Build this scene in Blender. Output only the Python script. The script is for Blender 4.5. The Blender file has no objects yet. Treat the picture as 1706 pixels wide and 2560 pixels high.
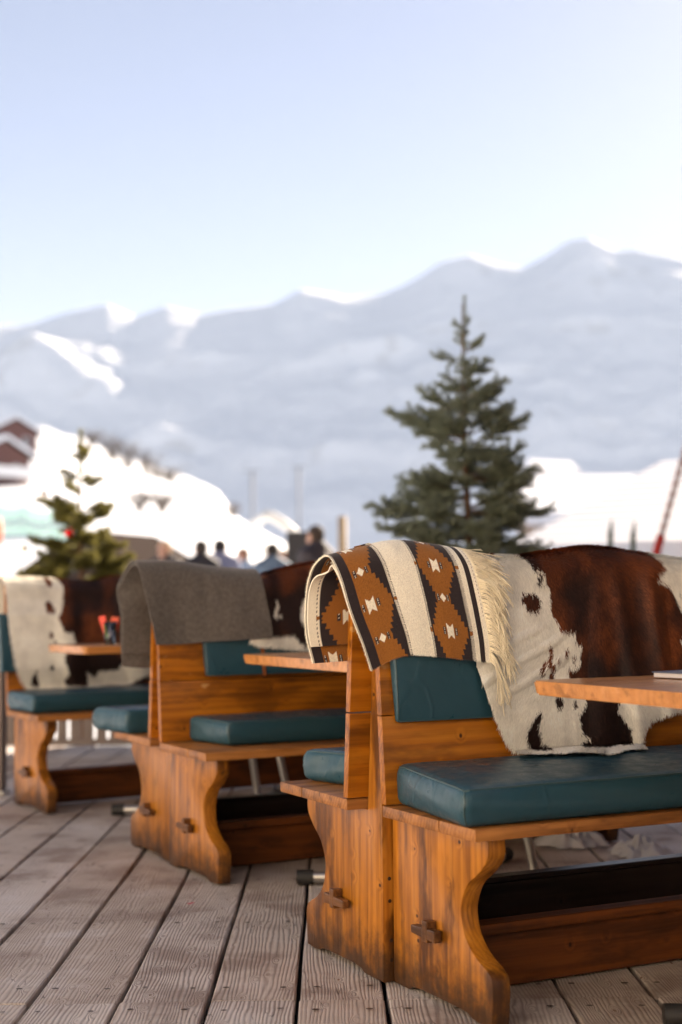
import bpy, bmesh, math, random
import numpy as np
from mathutils import Vector, Matrix
R = math.radians
random.seed(7)
rng = np.random.default_rng(7)
scene = bpy.context.scene
COL = scene.collection

# ------------------------------------------------------------------ helpers
def link(o):
    COL.objects.link(o)
    return o

def tag(o, label=None, cat=None, group=None, kind=None):
    if label: o['label'] = label
    if cat: o['category'] = cat
    if group: o['group'] = group
    if kind: o['kind'] = kind
    return o

def empty(name, loc, rz=0.0):
    o = link(bpy.data.objects.new(name, None))
    o.empty_display_size = 0.1
    o.location = loc
    o.rotation_euler = (0, 0, rz)
    return o

def mobj(name, verts, faces, mat, parent=None, smooth=False, col=None, attrs=None, midx=None):
    me = bpy.data.meshes.new(name)
    verts = np.asarray(verts, dtype=np.float64)
    me.from_pydata(verts.tolist() if len(verts) < 5000 else [tuple(v) for v in verts], [], faces if isinstance(faces, list) else faces.tolist())
    mats = mat if isinstance(mat, (list, tuple)) else [mat]
    for m in mats: me.materials.append(m)
    if midx is not None: me.polygons.foreach_set('material_index', np.asarray(midx, dtype=np.int32))
    if smooth: me.polygons.foreach_set('use_smooth', np.ones(len(me.polygons), dtype=bool))
    if col is not None:
        c = np.ones((len(verts), 4), dtype=np.float32); c[:, :3] = col
        a = me.attributes.new('Col', 'FLOAT_COLOR', 'POINT'); a.data.foreach_set('color', c.ravel())
    if attrs:
        for k, v in attrs.items():
            a = me.attributes.new(k, 'FLOAT', 'POINT'); a.data.foreach_set('value', np.asarray(v, dtype=np.float32))
    me.update()
    o = link(bpy.data.objects.new(name, me))
    if parent: o.parent = parent
    return o

def bobj(name, bm, mat, parent=None, smooth=False):
    me = bpy.data.meshes.new(name)
    bm.normal_update(); bm.to_mesh(me); bm.free()
    me.materials.append(mat)
    if smooth: me.polygons.foreach_set('use_smooth', np.ones(len(me.polygons), dtype=bool))
    o = link(bpy.data.objects.new(name, me))
    if parent: o.parent = parent
    return o

def copy_tree(o, parent=None):
    c = o.copy(); COL.objects.link(c); c.parent = parent
    for ch in list(o.children): copy_tree(ch, c)
    return c

def box(bm, x0, x1, y0, y1, z0, z1, bev=0.0, seg=2):
    vs = [bm.verts.new(p) for p in ((x0,y0,z0),(x1,y0,z0),(x1,y1,z0),(x0,y1,z0),(x0,y0,z1),(x1,y0,z1),(x1,y1,z1),(x0,y1,z1))]
    fs = [bm.faces.new([vs[i] for i in f]) for f in ((0,3,2,1),(4,5,6,7),(0,1,5,4),(1,2,6,5),(2,3,7,6),(3,0,4,7))]
    if bev > 0:
        es = list({e for f in fs for e in f.edges})
        r = bmesh.ops.bevel(bm, geom=es, offset=bev, segments=seg, affect='EDGES', profile=0.6)
    return vs

def hexa(bm, pts, bev=0.0, seg=2):
    """eight corners in the order of box()"""
    vs = [bm.verts.new(p) for p in pts]
    fs = [bm.faces.new([vs[i] for i in f]) for f in ((0,3,2,1),(4,5,6,7),(0,1,5,4),(1,2,6,5),(2,3,7,6),(3,0,4,7))]
    if bev > 0:
        bmesh.ops.bevel(bm, geom=list({e for f in fs for e in f.edges}), offset=bev, segments=seg, affect='EDGES', profile=0.6)

def tube(bm, pts, radii, n=12, cap=True):
    rings = []
    pts = [Vector(p) for p in pts]
    if not isinstance(radii, (list, tuple)): radii = [radii]*len(pts)
    radii = [float(r) for r in radii]
    for i, p in enumerate(pts):
        d = (pts[min(i+1, len(pts)-1)] - pts[max(i-1, 0)]).normalized()
        u = d.cross(Vector((0,0,1)))
        if u.length < 1e-3: u = d.cross(Vector((1,0,0)))
        u.normalize(); w = d.cross(u)
        rings.append([bm.verts.new(p + radii[i]*(math.cos(a)*u + math.sin(a)*w)) for a in [2*math.pi*k/n for k in range(n)]])
    for a, b in zip(rings, rings[1:]):
        for k in range(n): bm.faces.new((a[k], a[(k+1)%n], b[(k+1)%n], b[k]))
    if cap:
        bm.faces.new(list(reversed(rings[0]))); bm.faces.new(rings[-1])

def lathe(bm, prof, c=(0,0,0), n=24):
    rings = []
    for r, z in prof:
        rings.append([bm.verts.new((c[0]+r*math.cos(2*math.pi*k/n), c[1]+r*math.sin(2*math.pi*k/n), c[2]+z)) for k in range(n)])
    for a, b in zip(rings, rings[1:]):
        for k in range(n): bm.faces.new((a[k], a[(k+1)%n], b[(k+1)%n], b[k]))
    bm.faces.new(list(reversed(rings[0]))); bm.faces.new(rings[-1])

def catmull(P, n):
    """n samples per span through control points P (k,d)"""
    P = np.asarray(P, float)
    Q = np.vstack([2*P[0]-P[1], P, 2*P[-1]-P[-2]])
    out = []
    for i in range(len(P)-1):
        p0, p1, p2, p3 = Q[i:i+4]
        for t in np.linspace(0, 1, n, endpoint=False):
            out.append(0.5*((2*p1)+(-p0+p2)*t+(2*p0-5*p1+4*p2-p3)*t*t+(-p0+3*p1-3*p2+p3)*t**3))
    out.append(P[-1])
    return np.array(out)

class VNoise:
    """periodic 2-D value noise"""
    def __init__(s, seed, n=64):
        s.g = np.random.default_rng(seed).random((n, n)); s.n = n
    def __call__(s, x, y):
        x = np.asarray(x, float); y = np.asarray(y, float)
        xi = np.floor(x).astype(int); yi = np.floor(y).astype(int)
        fx = x-xi; fy = y-yi; fx = fx*fx*(3-2*fx); fy = fy*fy*(3-2*fy)
        n = s.n; g = s.g
        a = g[xi % n, yi % n]; b = g[(xi+1) % n, yi % n]; c = g[xi % n, (yi+1) % n]; d = g[(xi+1) % n, (yi+1) % n]
        return (a*(1-fx)+b*fx)*(1-fy)+(c*(1-fx)+d*fx)*fy
    def fbm(s, x, y, o=4):
        t = 0; a = 0.5
        for k in range(o):
            t = t + a*s(x*2**k+17.3*k, y*2**k+9.1*k); a *= 0.5
        return t/(1-0.5**o)
VN = VNoise(3)
VN2 = VNoise(11)

def pip(x, y, poly):
    """points in polygon"""
    ins = np.zeros(x.shape, bool)
    p = np.asarray(poly, float); q = np.roll(p, -1, axis=0)
    for (x0, y0), (x1, y1) in zip(p, q):
        if y0 == y1: continue
        c = ((y0 > y) != (y1 > y)) & (x < (x1-x0)*(y-y0)/(y1-y0)+x0)
        ins ^= c
    return ins

def sstep(e0, e1, x):
    t = np.clip((x-e0)/(e1-e0), 0, 1)
    return t*t*(3-2*t)

# ------------------------------------------------------------------ materials
class NT:
    def __init__(s, name):
        s.m = bpy.data.materials.new(name); s.m.use_nodes = True
        s.t = s.m.node_tree; s.n = s.t.nodes; s.b = s.n['Principled BSDF']
    def new(s, typ, **kw):
        n = s.n.new(typ)
        for k, v in kw.items(): setattr(n, k, v)
        return n
    def lk(s, a, b): s.t.links.new(a, b)
    def setv(s, sock, v):
        if hasattr(v, 'is_linked') or isinstance(v, bpy.types.NodeSocket): s.lk(v, sock)
        else: sock.default_value = v
    def math(s, op, a, b=None, c=None):
        n = s.new('ShaderNodeMath', operation=op)
        for i, v in enumerate((a, b, c)):
            if v is not None: s.setv(n.inputs[i], v)
        return n.outputs[0]
    def noise(s, vec, scale, detail=3, rough=0.5, out='Fac'):
        n = s.new('ShaderNodeTexNoise'); s.lk(vec, n.inputs['Vector'])
        n.inputs['Scale'].default_value = scale; n.inputs['Detail'].default_value = detail; n.inputs['Roughness'].default_value = rough
        return n.outputs[out]
    def mix(s, f, a, b, typ='MIX'):
        n = s.new('ShaderNodeMix', data_type='RGBA', blend_type=typ)
        s.setv(n.inputs[0], f); s.setv(n.inputs[6], a); s.setv(n.inputs[7], b)
        return n.outputs[2]
    def ramp(s, f, a, b, lo=0.0, hi=1.0):
        n = s.new('ShaderNodeMapRange', interpolation_type='SMOOTHSTEP'); s.setv(n.inputs[0], f)
        n.inputs[1].default_value = a; n.inputs[2].default_value = b; n.inputs[3].default_value = lo; n.inputs[4].default_value = hi
        return n.outputs[0]
    def bump(s, h, strength, dist=0.002):
        n = s.new('ShaderNodeBump'); s.lk(h, n.inputs['Height'])
        n.inputs['Strength'].default_value = strength; n.inputs['Distance'].default_value = dist
        s.lk(n.outputs[0], s.b.inputs['Normal'])
    def comb(s, x, y, z):
        n = s.new('ShaderNodeCombineXYZ')
        for i, v in enumerate((x, y, z)): s.setv(n.inputs[i], v)
        return n.outputs[0]
    def obj(s):
        n = s.new('ShaderNodeTexCoord'); sp = s.new('ShaderNodeSeparateXYZ'); s.lk(n.outputs['Object'], sp.inputs[0])
        return n.outputs['Object'], sp.outputs
    def rnd(s): return s.new('ShaderNodeObjectInfo').outputs['Random']
    def attr(s, name, out='Fac'):
        n = s.new('ShaderNodeAttribute'); n.attribute_name = name; return n.outputs[out]
    def p(s, **kw):
        for k, v in kw.items(): s.setv(s.b.inputs[k.replace('_', ' ')], v)

def c4(c): return (c[0], c[1], c[2], 1.0)

def plain(name, c, rough=0.6, metal=0.0, var=0.12, scale=20, bump=0.0, spec=0.5):
    t = NT(name); v, _ = t.obj()
    n = t.noise(v, scale, 4)
    d = tuple(x*(1-var) for x in c); l = tuple(min(1, x*(1+var)) for x in c)
    t.p(Base_Color=t.mix(n, c4(d), c4(l)), Roughness=rough, Metallic=metal)
    t.b.inputs['Specular IOR Level'].default_value = spec
    if bump: t.bump(n, bump)
    return t.m

def wood(name, axis, light, dark, F=420, W=26, rough=0.40, stain=0.5, coat=0.10, grime=0.0, scuff=0.0):
    """varnished pine: growth rings, fibres, knots, blotches; axis = grain direction"""
    t = NT(name); v, xyz = t.obj()
    r = t.math('MULTIPLY', t.rnd(), 17.0)
    g = xyz[axis]; a, b = [xyz[i] for i in range(3) if i != axis]
    a = t.math('ADD', a, r); gg = t.math('ADD', g, r)
    vec = t.comb(a, b, t.math('MULTIPLY', gg, 0.10))
    w = t.noise(vec, 7.0, 3)
    kv = t.new('ShaderNodeTexVoronoi'); t.lk(t.comb(t.math('MULTIPLY', a, 7.0), t.math('MULTIPLY', b, 2.0), t.math('MULTIPLY', gg, 2.6)), kv.inputs['Vector'])
    k = t.ramp(kv.outputs['Distance'], 0.0, 0.30, 1.0, 0.0)
    arg = t.math('ADD', t.math('MULTIPLY', t.math('ADD', a, t.math('MULTIPLY', b, 0.45)), F), t.math('ADD', t.math('MULTIPLY', w, W), t.math('MULTIPLY', k, 7.0)))
    s = t.math('MULTIPLY_ADD', t.math('SINE', arg), 0.5, 0.5)
    fib = t.noise(t.comb(t.math('MULTIPLY', a, 1.0), b, t.math('MULTIPLY', gg, 0.02)), 240, 2)
    blot = t.noise(t.comb(a, b, t.math('MULTIPLY', gg, 0.35)), 9.0, 4, 0.6)
    f = t.math('ADD', t.math('MULTIPLY', s, 0.38), t.math('MULTIPLY', fib, 0.45))
    c = t.mix(f, c4(light), c4(dark))
    strk = t.noise(t.comb(a, b, t.math('MULTIPLY', gg, 0.07)), 26, 3, 0.55)
    c = t.mix(t.math('MULTIPLY', t.ramp(strk, 0.50, 0.68), 0.62), c, c4(tuple(x*0.45 for x in dark)))
    c = t.mix(t.math('MULTIPLY', t.ramp(strk, 0.46, 0.30), 0.30), c, c4((min(1, light[0]*1.25), light[1]*1.5, light[2]*2.2)))
    c = t.mix(t.math('MULTIPLY', t.ramp(blot, 0.50, 0.66), stain), c, c4(tuple(x*0.38 for x in dark)))
    c = t.mix(t.math('MULTIPLY', t.ramp(blot, 0.46, 0.28), 0.35), c, c4(tuple(min(1, x*1.35) for x in light)))
    c = t.mix(t.ramp(k, 0.80, 0.97), c, c4((dark[0]*0.25, dark[1]*0.2, dark[2]*0.2)))
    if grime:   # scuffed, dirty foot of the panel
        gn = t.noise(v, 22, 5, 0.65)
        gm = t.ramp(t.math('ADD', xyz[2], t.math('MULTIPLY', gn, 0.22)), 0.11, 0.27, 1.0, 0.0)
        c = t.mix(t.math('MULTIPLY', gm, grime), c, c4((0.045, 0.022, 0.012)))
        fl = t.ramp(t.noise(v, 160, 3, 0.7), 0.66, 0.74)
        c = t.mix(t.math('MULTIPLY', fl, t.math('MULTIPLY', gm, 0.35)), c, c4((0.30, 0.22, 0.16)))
    if scuff:
        sv = t.noise(t.comb(t.math('MULTIPLY', a, 1.0), b, t.math('MULTIPLY', gg, 0.5)), 26, 2, 0.4)
        c = t.mix(t.math('MULTIPLY', t.ramp(sv, 0.70, 0.76), scuff), c, c4((0.62, 0.36, 0.14)))
    rr = t.math('MULTIPLY_ADD', fib, 0.18, rough-0.09)
    t.p(Base_Color=c, Roughness=rr, Coat_Weight=coat, Coat_Roughness=0.25)
    t.b.inputs['Specular IOR Level'].default_value = 0.28
    t.bump(t.math('ADD', t.math('MULTIPLY', s, 0.5), fib), 0.22, 0.0015)
    return t.m

PINE_L, PINE_D = (0.50, 0.185, 0.022), (0.19, 0.056, 0.007)
M = {}
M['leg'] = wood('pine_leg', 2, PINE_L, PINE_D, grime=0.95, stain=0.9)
M['seat'] = wood('pine_seat', 0, (0.42, 0.17, 0.045), (0.20, 0.065, 0.015), stain=0.5, rough=0.5)
M['back'] = wood('pine_back', 0, (0.45, 0.145, 0.009), (0.18, 0.048, 0.004), scuff=0.5, stain=0.55)
M['rail'] = wood('pine_rail_shaded', 0, (0.15, 0.040, 0.006), (0.06, 0.016, 0.003), stain=0.6, rough=0.6, coat=0.0)  # pine darkened: the shade under the seats is put into its colour
M['dark_rail'] = wood('dark_rail', 0, (0.035, 0.022, 0.020), (0.016, 0.010, 0.010), stain=0.4, rough=0.35)
M['peg'] = wood('peg_wood', 1, (0.20, 0.085, 0.030), (0.09, 0.035, 0.014), stain=0.7)
M['table'] = wood('table_top', 0, (0.62, 0.27, 0.085), (0.44, 0.165, 0.045), F=180, stain=0.15, rough=0.30, coat=0.5)
M['steel'] = plain('brushed_steel', (0.55, 0.53, 0.50), 0.35, 0.9, 0.08, 60)
M['rubber'] = plain('black_rubber', (0.015, 0.014, 0.014), 0.6, 0, 0.2)
M['screw'] = plain('old_screw', (0.05, 0.03, 0.02), 0.5, 0.5, 0.2)
M['bark'] = plain('spruce_bark', (0.14, 0.075, 0.045), 0.9, 0, 0.4, 60, 0.6)
M['snow'] = None

def mk_vinyl():
    t = NT('teal_vinyl'); v, xyz = t.obj()
    n = t.noise(v, 9, 3); f = t.noise(v, 420, 2)
    c = t.mix(n, c4((0.014, 0.056, 0.082)), c4((0.021, 0.075, 0.104)))
    w = t.noise(v, 3.2, 4, 0.6)
    t.p(Base_Color=c, Roughness=t.ramp(t.noise(v, 22, 4, 0.7), 0.3, 0.7, 0.27, 0.50))
    t.b.inputs['Specular IOR Level'].default_value = 0.40
    cr = t.noise(t.comb(xyz[0], t.math('MULTIPLY', xyz[1], 1.6), t.math('MULTIPLY', xyz[2], 0.7)), 5.0, 2, 0.5)
    cr = t.ramp(t.math('ABSOLUTE', t.math('SUBTRACT', cr, 0.5)), 0.0, 0.035, 1.0, 0.0)
    cr = t.math('MULTIPLY', cr, t.ramp(t.noise(v, 3.0, 2), 0.45, 0.62))
    t.bump(t.math('ADD', t.math('ADD', t.math('MULTIPLY', w, 8.0), t.math('MULTIPLY', f, 0.25)), t.math('MULTIPLY', cr, 0.8)), 0.42, 0.0025)
    return t.m
M['vinyl'] = mk_vinyl()
M['piping'] = plain('teal_piping', (0.035, 0.075, 0.085), 0.4, 0, 0.1)

def mk_deck():
    t = NT('weathered_deck'); v, xyz = t.obj(); r = t.math('MULTIPLY', t.attr('brd'), 31.0)
    x = t.math('ADD', xyz[0], r); y = t.math('ADD', xyz[1], t.math('MULTIPLY', r, 3.7))
    vec = t.comb(x, t.math('MULTIPLY', y, 0.10), r)
    w = t.noise(vec, 5.5, 3, 0.45)
    w2 = t.noise(t.comb(x, t.math('MULTIPLY', y, 0.6), r), 14, 2)
    kv = t.new('ShaderNodeTexVoronoi'); t.lk(t.comb(t.math('MULTIPLY', x, 3.6), t.math('MULTIPLY', y, 1.3), r), kv.inputs['Vector'])
    kd = kv.outputs['Distance']
    k = t.ramp(kd, 0.0, 0.34, 1.0, 0.0)
    arg = t.math('ADD', t.math('MULTIPLY', x, 640.0), t.math('ADD', t.math('MULTIPLY', w, 95.0), t.math('ADD', t.math('MULTIPLY', w2, 5.0), t.math('MULTIPLY', k, 22.0))))
    s = t.math('MULTIPLY_ADD', t.math('SINE', arg), 0.5, 0.5)
    s = t.math('POWER', s, 1.6)
    ring = t.ramp(t.noise(vec, 2.3, 2), 0.30, 0.62, 0.30, 1.0)
    fib = t.noise(t.comb(x, t.math('MULTIPLY', y, 0.03), r), 260, 3)
    blot = t.noise(v, 3.4, 5, 0.6)
    c = t.mix(t.math('MULTIPLY', s, t.math('MULTIPLY', ring, 0.85)), c4((0.68, 0.615, 0.575)), c4((0.170, 0.128, 0.110)))
    c = t.mix(t.math('MULTIPLY', fib, 0.35), c, c4((0.30, 0.235, 0.205)))
    tint = t.math('FRACT', t.math('MULTIPLY', t.attr('brd'), 7.31))
    c = t.mix(t.math('MULTIPLY', tint, 0.55), c, c4((0.40, 0.31, 0.25)))
    c = t.mix(t.ramp(blot, 0.46, 0.66, 0, 0.75), c, c4((0.24, 0.175, 0.145)))
    c = t.mix(t.ramp(blot, 0.46, 0.30, 0, 0.65), c, c4((0.60, 0.55, 0.53)))
    c = t.mix(t.ramp(kd, 0.075, 0.035), c, c4((0.20, 0.115, 0.075)))
    crk = t.noise(t.comb(t.math('MULTIPLY', x, 1.0), t.math('MULTIPLY', y, 0.06), r), 34, 2, 0.4)
    ck = t.ramp(t.math('ABSOLUTE', t.math('SUBTRACT', crk, 0.5)), 0.0, 0.006, 1.0, 0.0)
    ck = t.math('MULTIPLY', ck, t.ramp(t.noise(v, 2.1, 2), 0.44, 0.54))
    c = t.mix(t.math('MULTIPLY', ck, 0.8), c, c4((0.05, 0.035, 0.03)))
    t.p(Base_Color=c, Roughness=t.ramp(blot, 0.3, 0.7, 0.62, 0.78))
    t.b.inputs['Specular IOR Level'].default_value = 0.35
    t.bump(t.math('SUBTRACT', t.math('MULTIPLY', s, -0.7), t.math('ADD', ck, t.math('MULTIPLY', fib, 0.5))), 0.45, 0.003)
    return t.m
M['deck'] = mk_deck()

def mk_col(name, rough, nscale, namp, bump=0.0, bdist=0.001, sheen=0.0, weave=0.0):
    t = NT(name); v, xyz = t.obj()
    n = t.noise(v, nscale, 3, 0.6)
    c = t.mix(1.0, t.attr('Col', 'Color'), t.mix(n, c4((1-namp,)*3), c4((1+namp,)*3)), 'MULTIPLY')
    t.p(Base_Color=c, Roughness=rough, Sheen_Weight=sheen)
    t.b.inputs['Specular IOR Level'].default_value = 0.25
    if bump: t.bump(n, bump, bdist)
    return t.m
M['fur'] = mk_col('cowhide_fur', 0.6, 60, 0.10)
M['cloth'] = mk_col('woven_wool', 0.95, 700, 0.38, 0.5, 0.0012, 0.15)
M['fringe'] = plain('cream_yarn', (0.82, 0.72, 0.53), 0.9, 0, 0.2, 300)

def mk_grey():
    t = NT('grey_wool'); v, xyz = t.obj()
    n = t.noise(v, 600, 3, 0.7); b = t.noise(v, 26, 3)
    c = t.mix(n, c4((0.070, 0.060, 0.054)), c4((0.180, 0.157, 0.142)))
    c = t.mix(t.math('MULTIPLY', t.ramp(t.noise(v, 75, 3, 0.7), 0.35, 0.65), 0.55), c, c4((0.060, 0.050, 0.045)))
    t.p(Base_Color=c, Roughness=0.95, Sheen_Weight=0.25)
    t.b.inputs['Specular IOR Level'].default_value = 0.2
    t.bump(t.math('ADD', n, b), 0.5, 0.0015)
    return t.m
M['grey'] = mk_grey()

def mk_snow(name='snow', c=(0.72, 0.745, 0.79)):
    t = NT(name); v, xyz = t.obj()
    n = t.noise(v, 0.6, 5, 0.6); n2 = t.noise(v, 14, 4)
    t.p(Base_Color=t.mix(n, c4(tuple(x*0.94 for x in c)), c4(c)), Roughness=0.6)
    t.b.inputs['Specular IOR Level'].default_value = 0.3
    t.bump(t.math('ADD', n, t.math('MULTIPLY', n2, 0.15)), 0.3, 0.05)
    return t.m
M['snow'] = mk_snow()

def mk_mountain():
    t = NT('mountain_snow'); v, xyz = t.obj()
    n = t.noise(v, 0.0035, 7, 0.62); n2 = t.noise(v, 0.016, 5, 0.65)
    geo = t.new('ShaderNodeNewGeometry'); sp = t.new('ShaderNodeSeparateXYZ'); t.lk(geo.outputs['Normal'], sp.inputs[0])
    steep = t.ramp(sp.outputs[2], 0.78, 0.60)
    rock = t.math('MULTIPLY', t.ramp(n2, 0.52, 0.66), t.math('MAXIMUM', steep, t.ramp(n, 0.55, 0.70)))
    c = t.mix(t.math('MULTIPLY', rock, 0.40), c4((0.80, 0.81, 0.83)), c4((0.20, 0.19, 0.19)))
    t.p(Base_Color=c, Roughness=0.7)
    t.b.inputs['Specular IOR Level'].default_value = 0.2
    return t.m
M['mountain'] = mk_mountain()

# ------------------------------------------------------------------ camera, light, sky
CAM_F, PITCH, ROLL, YAW, CAM_H = 3558.0, 0.062, -0.0086, 0.0059, 0.9799
def add_camera():
    cd = bpy.data.cameras.new('camera'); co = link(bpy.data.objects.new('camera', cd))
    cy, sy, cp, sp, cr, sr = math.cos(YAW), math.sin(YAW), math.cos(PITCH), math.sin(PITCH), math.cos(ROLL), math.sin(ROLL)
    fwd = Vector((sy*cp, cy*cp, sp)); right = Vector((cy, -sy, 0)); up = right.cross(fwd)
    r2 = cr*right + sr*up; u2 = -sr*right + cr*up
    m = Matrix((r2, u2, -fwd)).transposed().to_4x4(); m.translation = (0, 0, CAM_H)
    co.matrix_world = m
    cd.sensor_fit = 'VERTICAL'; cd.sensor_height = 36.0; cd.lens = CAM_F/2560*36.0
    cd.clip_start = 0.05; cd.clip_end = 12000
    cd.dof.use_dof = True; cd.dof.focus_distance = 3.72; cd.dof.aperture_fstop = 1.8
    scene.camera = co
add_camera()

SUN_AZ, SUN_EL = R(35), R(28)
w = bpy.data.worlds.new('World'); scene.world = w; w.use_nodes = True
sk = w.node_tree.nodes.new('ShaderNodeTexSky'); sk.sky_type = 'NISHITA'; sk.sun_disc = False
sk.sun_elevation = SUN_EL; sk.sun_rotation = SUN_AZ; sk.altitude = 1800; sk.air_density = 0.46; sk.dust_density = 0.95; sk.ozone_density = 1.0
bg = w.node_tree.nodes['Background']; w.node_tree.links.new(sk.outputs[0], bg.inputs[0]); bg.inputs[1].default_value = 0.05
sl = bpy.data.lights.new('sun', 'SUN'); so = link(bpy.data.objects.new('sun', sl))
sl.energy = 5.0; sl.angle = R(0.5); sl.color = (1.0, 0.93, 0.82)
sdir = Vector((math.sin(SUN_AZ)*math.cos(SUN_EL), math.cos(SUN_AZ)*math.cos(SUN_EL), math.sin(SUN_EL)))
so.rotation_euler = sdir.to_track_quat('Z', 'Y').to_euler(); so.location = sdir*60
scene.view_settings.view_transform = 'Standard'; scene.view_settings.look = 'None'
scene.view_settings.exposure = 2.28; scene.view_settings.use_white_balance = True; scene.view_settings.white_balance_temperature = 7500; scene.view_settings.white_balance_tint = 15; scene.view_settings.gamma = 1.0
scene.render.engine = 'CYCLES'
scene.cycles.use_denoising = True
scene.cycles.max_bounces = 6; scene.cycles.diffuse_bounces = 4; scene.cycles.caustics_reflective = False; scene.cycles.caustics_refractive = False
scene.cycles.sample_clamp_indirect = 8.0

# ------------------------------------------------------------------ setting: ground, hill, mountain, deck
def hill_z(x, y):
    """snowy hillside rising on the left, flat terrace elsewhere"""
    xs = np.array([-400, -60, -19.2, -16.5, -14.3, -11.1, -8.8, -6.5, -5.5, -2.5, -1.2, 2.0, 400])
    zs = np.array([60, 24, 10.6, 10.5, 9.5, 8.1, 7.2, 6.45, 5.2, 3.5, 2.2, 0.0, 0.0])
    y = np.asarray(y, float)
    xr = np.asarray(x, float)*80.0/np.maximum(y, 60.0)
    c = 3.0*np.interp(xr, xs, zs)
    rise = np.clip((y-60)/180.0, 0, 1)**1.15
    fall = 1-sstep(250, 420, y)
    base = -0.14+0.12*sstep(10.2, 13, y) - 40*sstep(70, 520, y)*np.clip(1-c/6.0, 0, 1)
    lump = (VN.fbm(np.asarray(x)*0.075+30, y*0.055, 4)-0.5)*6.0*rise*np.clip(c/9.0, 0, 1)
    return base + c*rise*fall + lump*fall

def add_ground():
    xs = np.concatenate([np.linspace(-3000, -150, 14), np.linspace(-130, -92, 8), np.linspace(-90, 30, 150), np.linspace(35, 100, 12), np.linspace(120, 3000, 14)])
    ys = np.concatenate([np.linspace(-400, -10, 6), np.linspace(0, 9.4, 6), np.linspace(9.6, 24, 30), np.linspace(25, 56, 16), np.linspace(58, 330, 110), np.linspace(340, 520, 14), np.linspace(600, 4200, 16)])
    X, Y = np.meshgrid(xs, ys, indexing='ij'); Z = hill_z(X, Y)
    V = np.stack([X, Y, Z], -1).reshape(-1, 3); ny = len(ys)
    i = np.arange(len(xs)-1)[:, None]*ny + np.arange(ny-1)[None]; i = i.ravel()
    F = np.stack([i, i+ny, i+ny+1, i+1], -1)
    tag(mobj('snow_ground', V, F, M['snow'], smooth=True), kind='structure')
add_ground()

RIDGE = [(-700,800),(-300,770),(0,735),(60,736),(100,730),(180,705),(265,688),(330,718),(400,694),(480,714),(560,700),(650,690),(715,658),(820,677),(900,668),(960,645),(1040,598),(1110,590),(1170,605),(1230,611),(1290,580),(1340,546),(1390,540),(1450,570),(1500,567),(1568,580),(1800,640),(2300,560),(3000,700)]
def add_mountain():
    k = 1.088
    az = np.concatenate([np.linspace(-0.62, -0.30, 60), np.linspace(-0.295, 0.295, 330), np.linspace(0.30, 0.75, 80)])
    px = 853+np.tan(az)*CAM_F
    rid = np.interp(px, [p[0]*k for p in RIDGE], [p[1]*k for p in RIDGE])
    el = (1501-rid)/CAM_F                       # tangent of elevation along the forward axis
    t = np.concatenate([np.linspace(-0.10, 1, 190), np.linspace(1.02, 1.6, 14)])
    A, T = np.meshgrid(az, t, indexing='ij'); sm = np.array([el[np.abs(az-a) < 0.10].mean() for a in az])
    wt = np.clip(t, 0, 1)[None]**5
    E = sm[:, None]*(1-wt)+el[:, None]*wt
    r0, r1 = 1930.0, 3000.0
    Y = r0+(r1-r0)*T; X = Y*np.tan(A)
    up = np.clip(T, 0, 1)
    prof = 0.55*up**1.35+0.45*up**0.9
    zc = E*r1
    Z = np.where(T <= 1, zc*prof, zc*(1-(T-1)*0.9))
    s = X/330.0
    rg = 1-np.abs(2*VN.fbm(s+5, Y/420.0, 4)-1)               # ridged spurs
    am = np.sin(np.pi*np.clip(up, 0, 1))**0.8
    Z = Z + (rg-0.75)*38*am + (VN2.fbm(X/420.0+3, Y/85.0, 5)-0.5)*44*np.clip(up*3, 0, 1)*np.clip((1-T)*9, 0.12, 1) + (VN.fbm(X/75.0, Y/60.0, 3)-0.5)*26*am + (VN2.fbm(X/26.0, Y/22.0, 2)-0.5)*9*am
    Z = np.where(T < 0, -60.0+0*Z, Z-30*(1-up)**4)
    # sunlit knolls and benches standing out of the shaded face
    for (dx, dy, ra, rt, h) in ((120, 855, .030, .075, 60), (40, 850, .03, .06, 40), (230, 880, .018, .03, 18), (820, 815, .036, .018, 34), (720, 850, .026, .014, 24), (930, 790, .018, .016, 26), (860, 868, .010, .014, 20),
                                (400, 1030, .040, .026, 44), (370, 1085, .028, .022, 34), (1180, 858, .026, .013, 22), (1400, 606, .022, .015, 30), (500, 820, .018, .012, 18), (330, 915, .014, .014, 8), (25, 945, .012, .03, 22), (760, 690, .022, .03, 16), (1110, 605, .02, .03, 14)):
        ac = math.atan((dx*k-853)/CAM_F); jj = int(np.argmin(np.abs(az-ac)))
        ang = (1501-dy*k)/CAM_F
        tt = t[int(np.argmin(np.abs(Z[jj, :190]/Y[jj, :190]-ang)))]
        Z = Z + h*np.exp(-((A-ac)/ra)**2-((T-tt)/rt)**2)
    V = np.stack([X, Y, Z], -1).reshape(-1, 3); n = len(t)
    i = (np.arange(len(az)-1)[:, None]*n+np.arange(n-1)[None]).ravel()
    F = np.stack([i, i+n, i+n+1, i+1], -1)
    tag(mobj('mountain', V, F, M['mountain'], smooth=True), kind='structure')
add_mountain()

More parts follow.
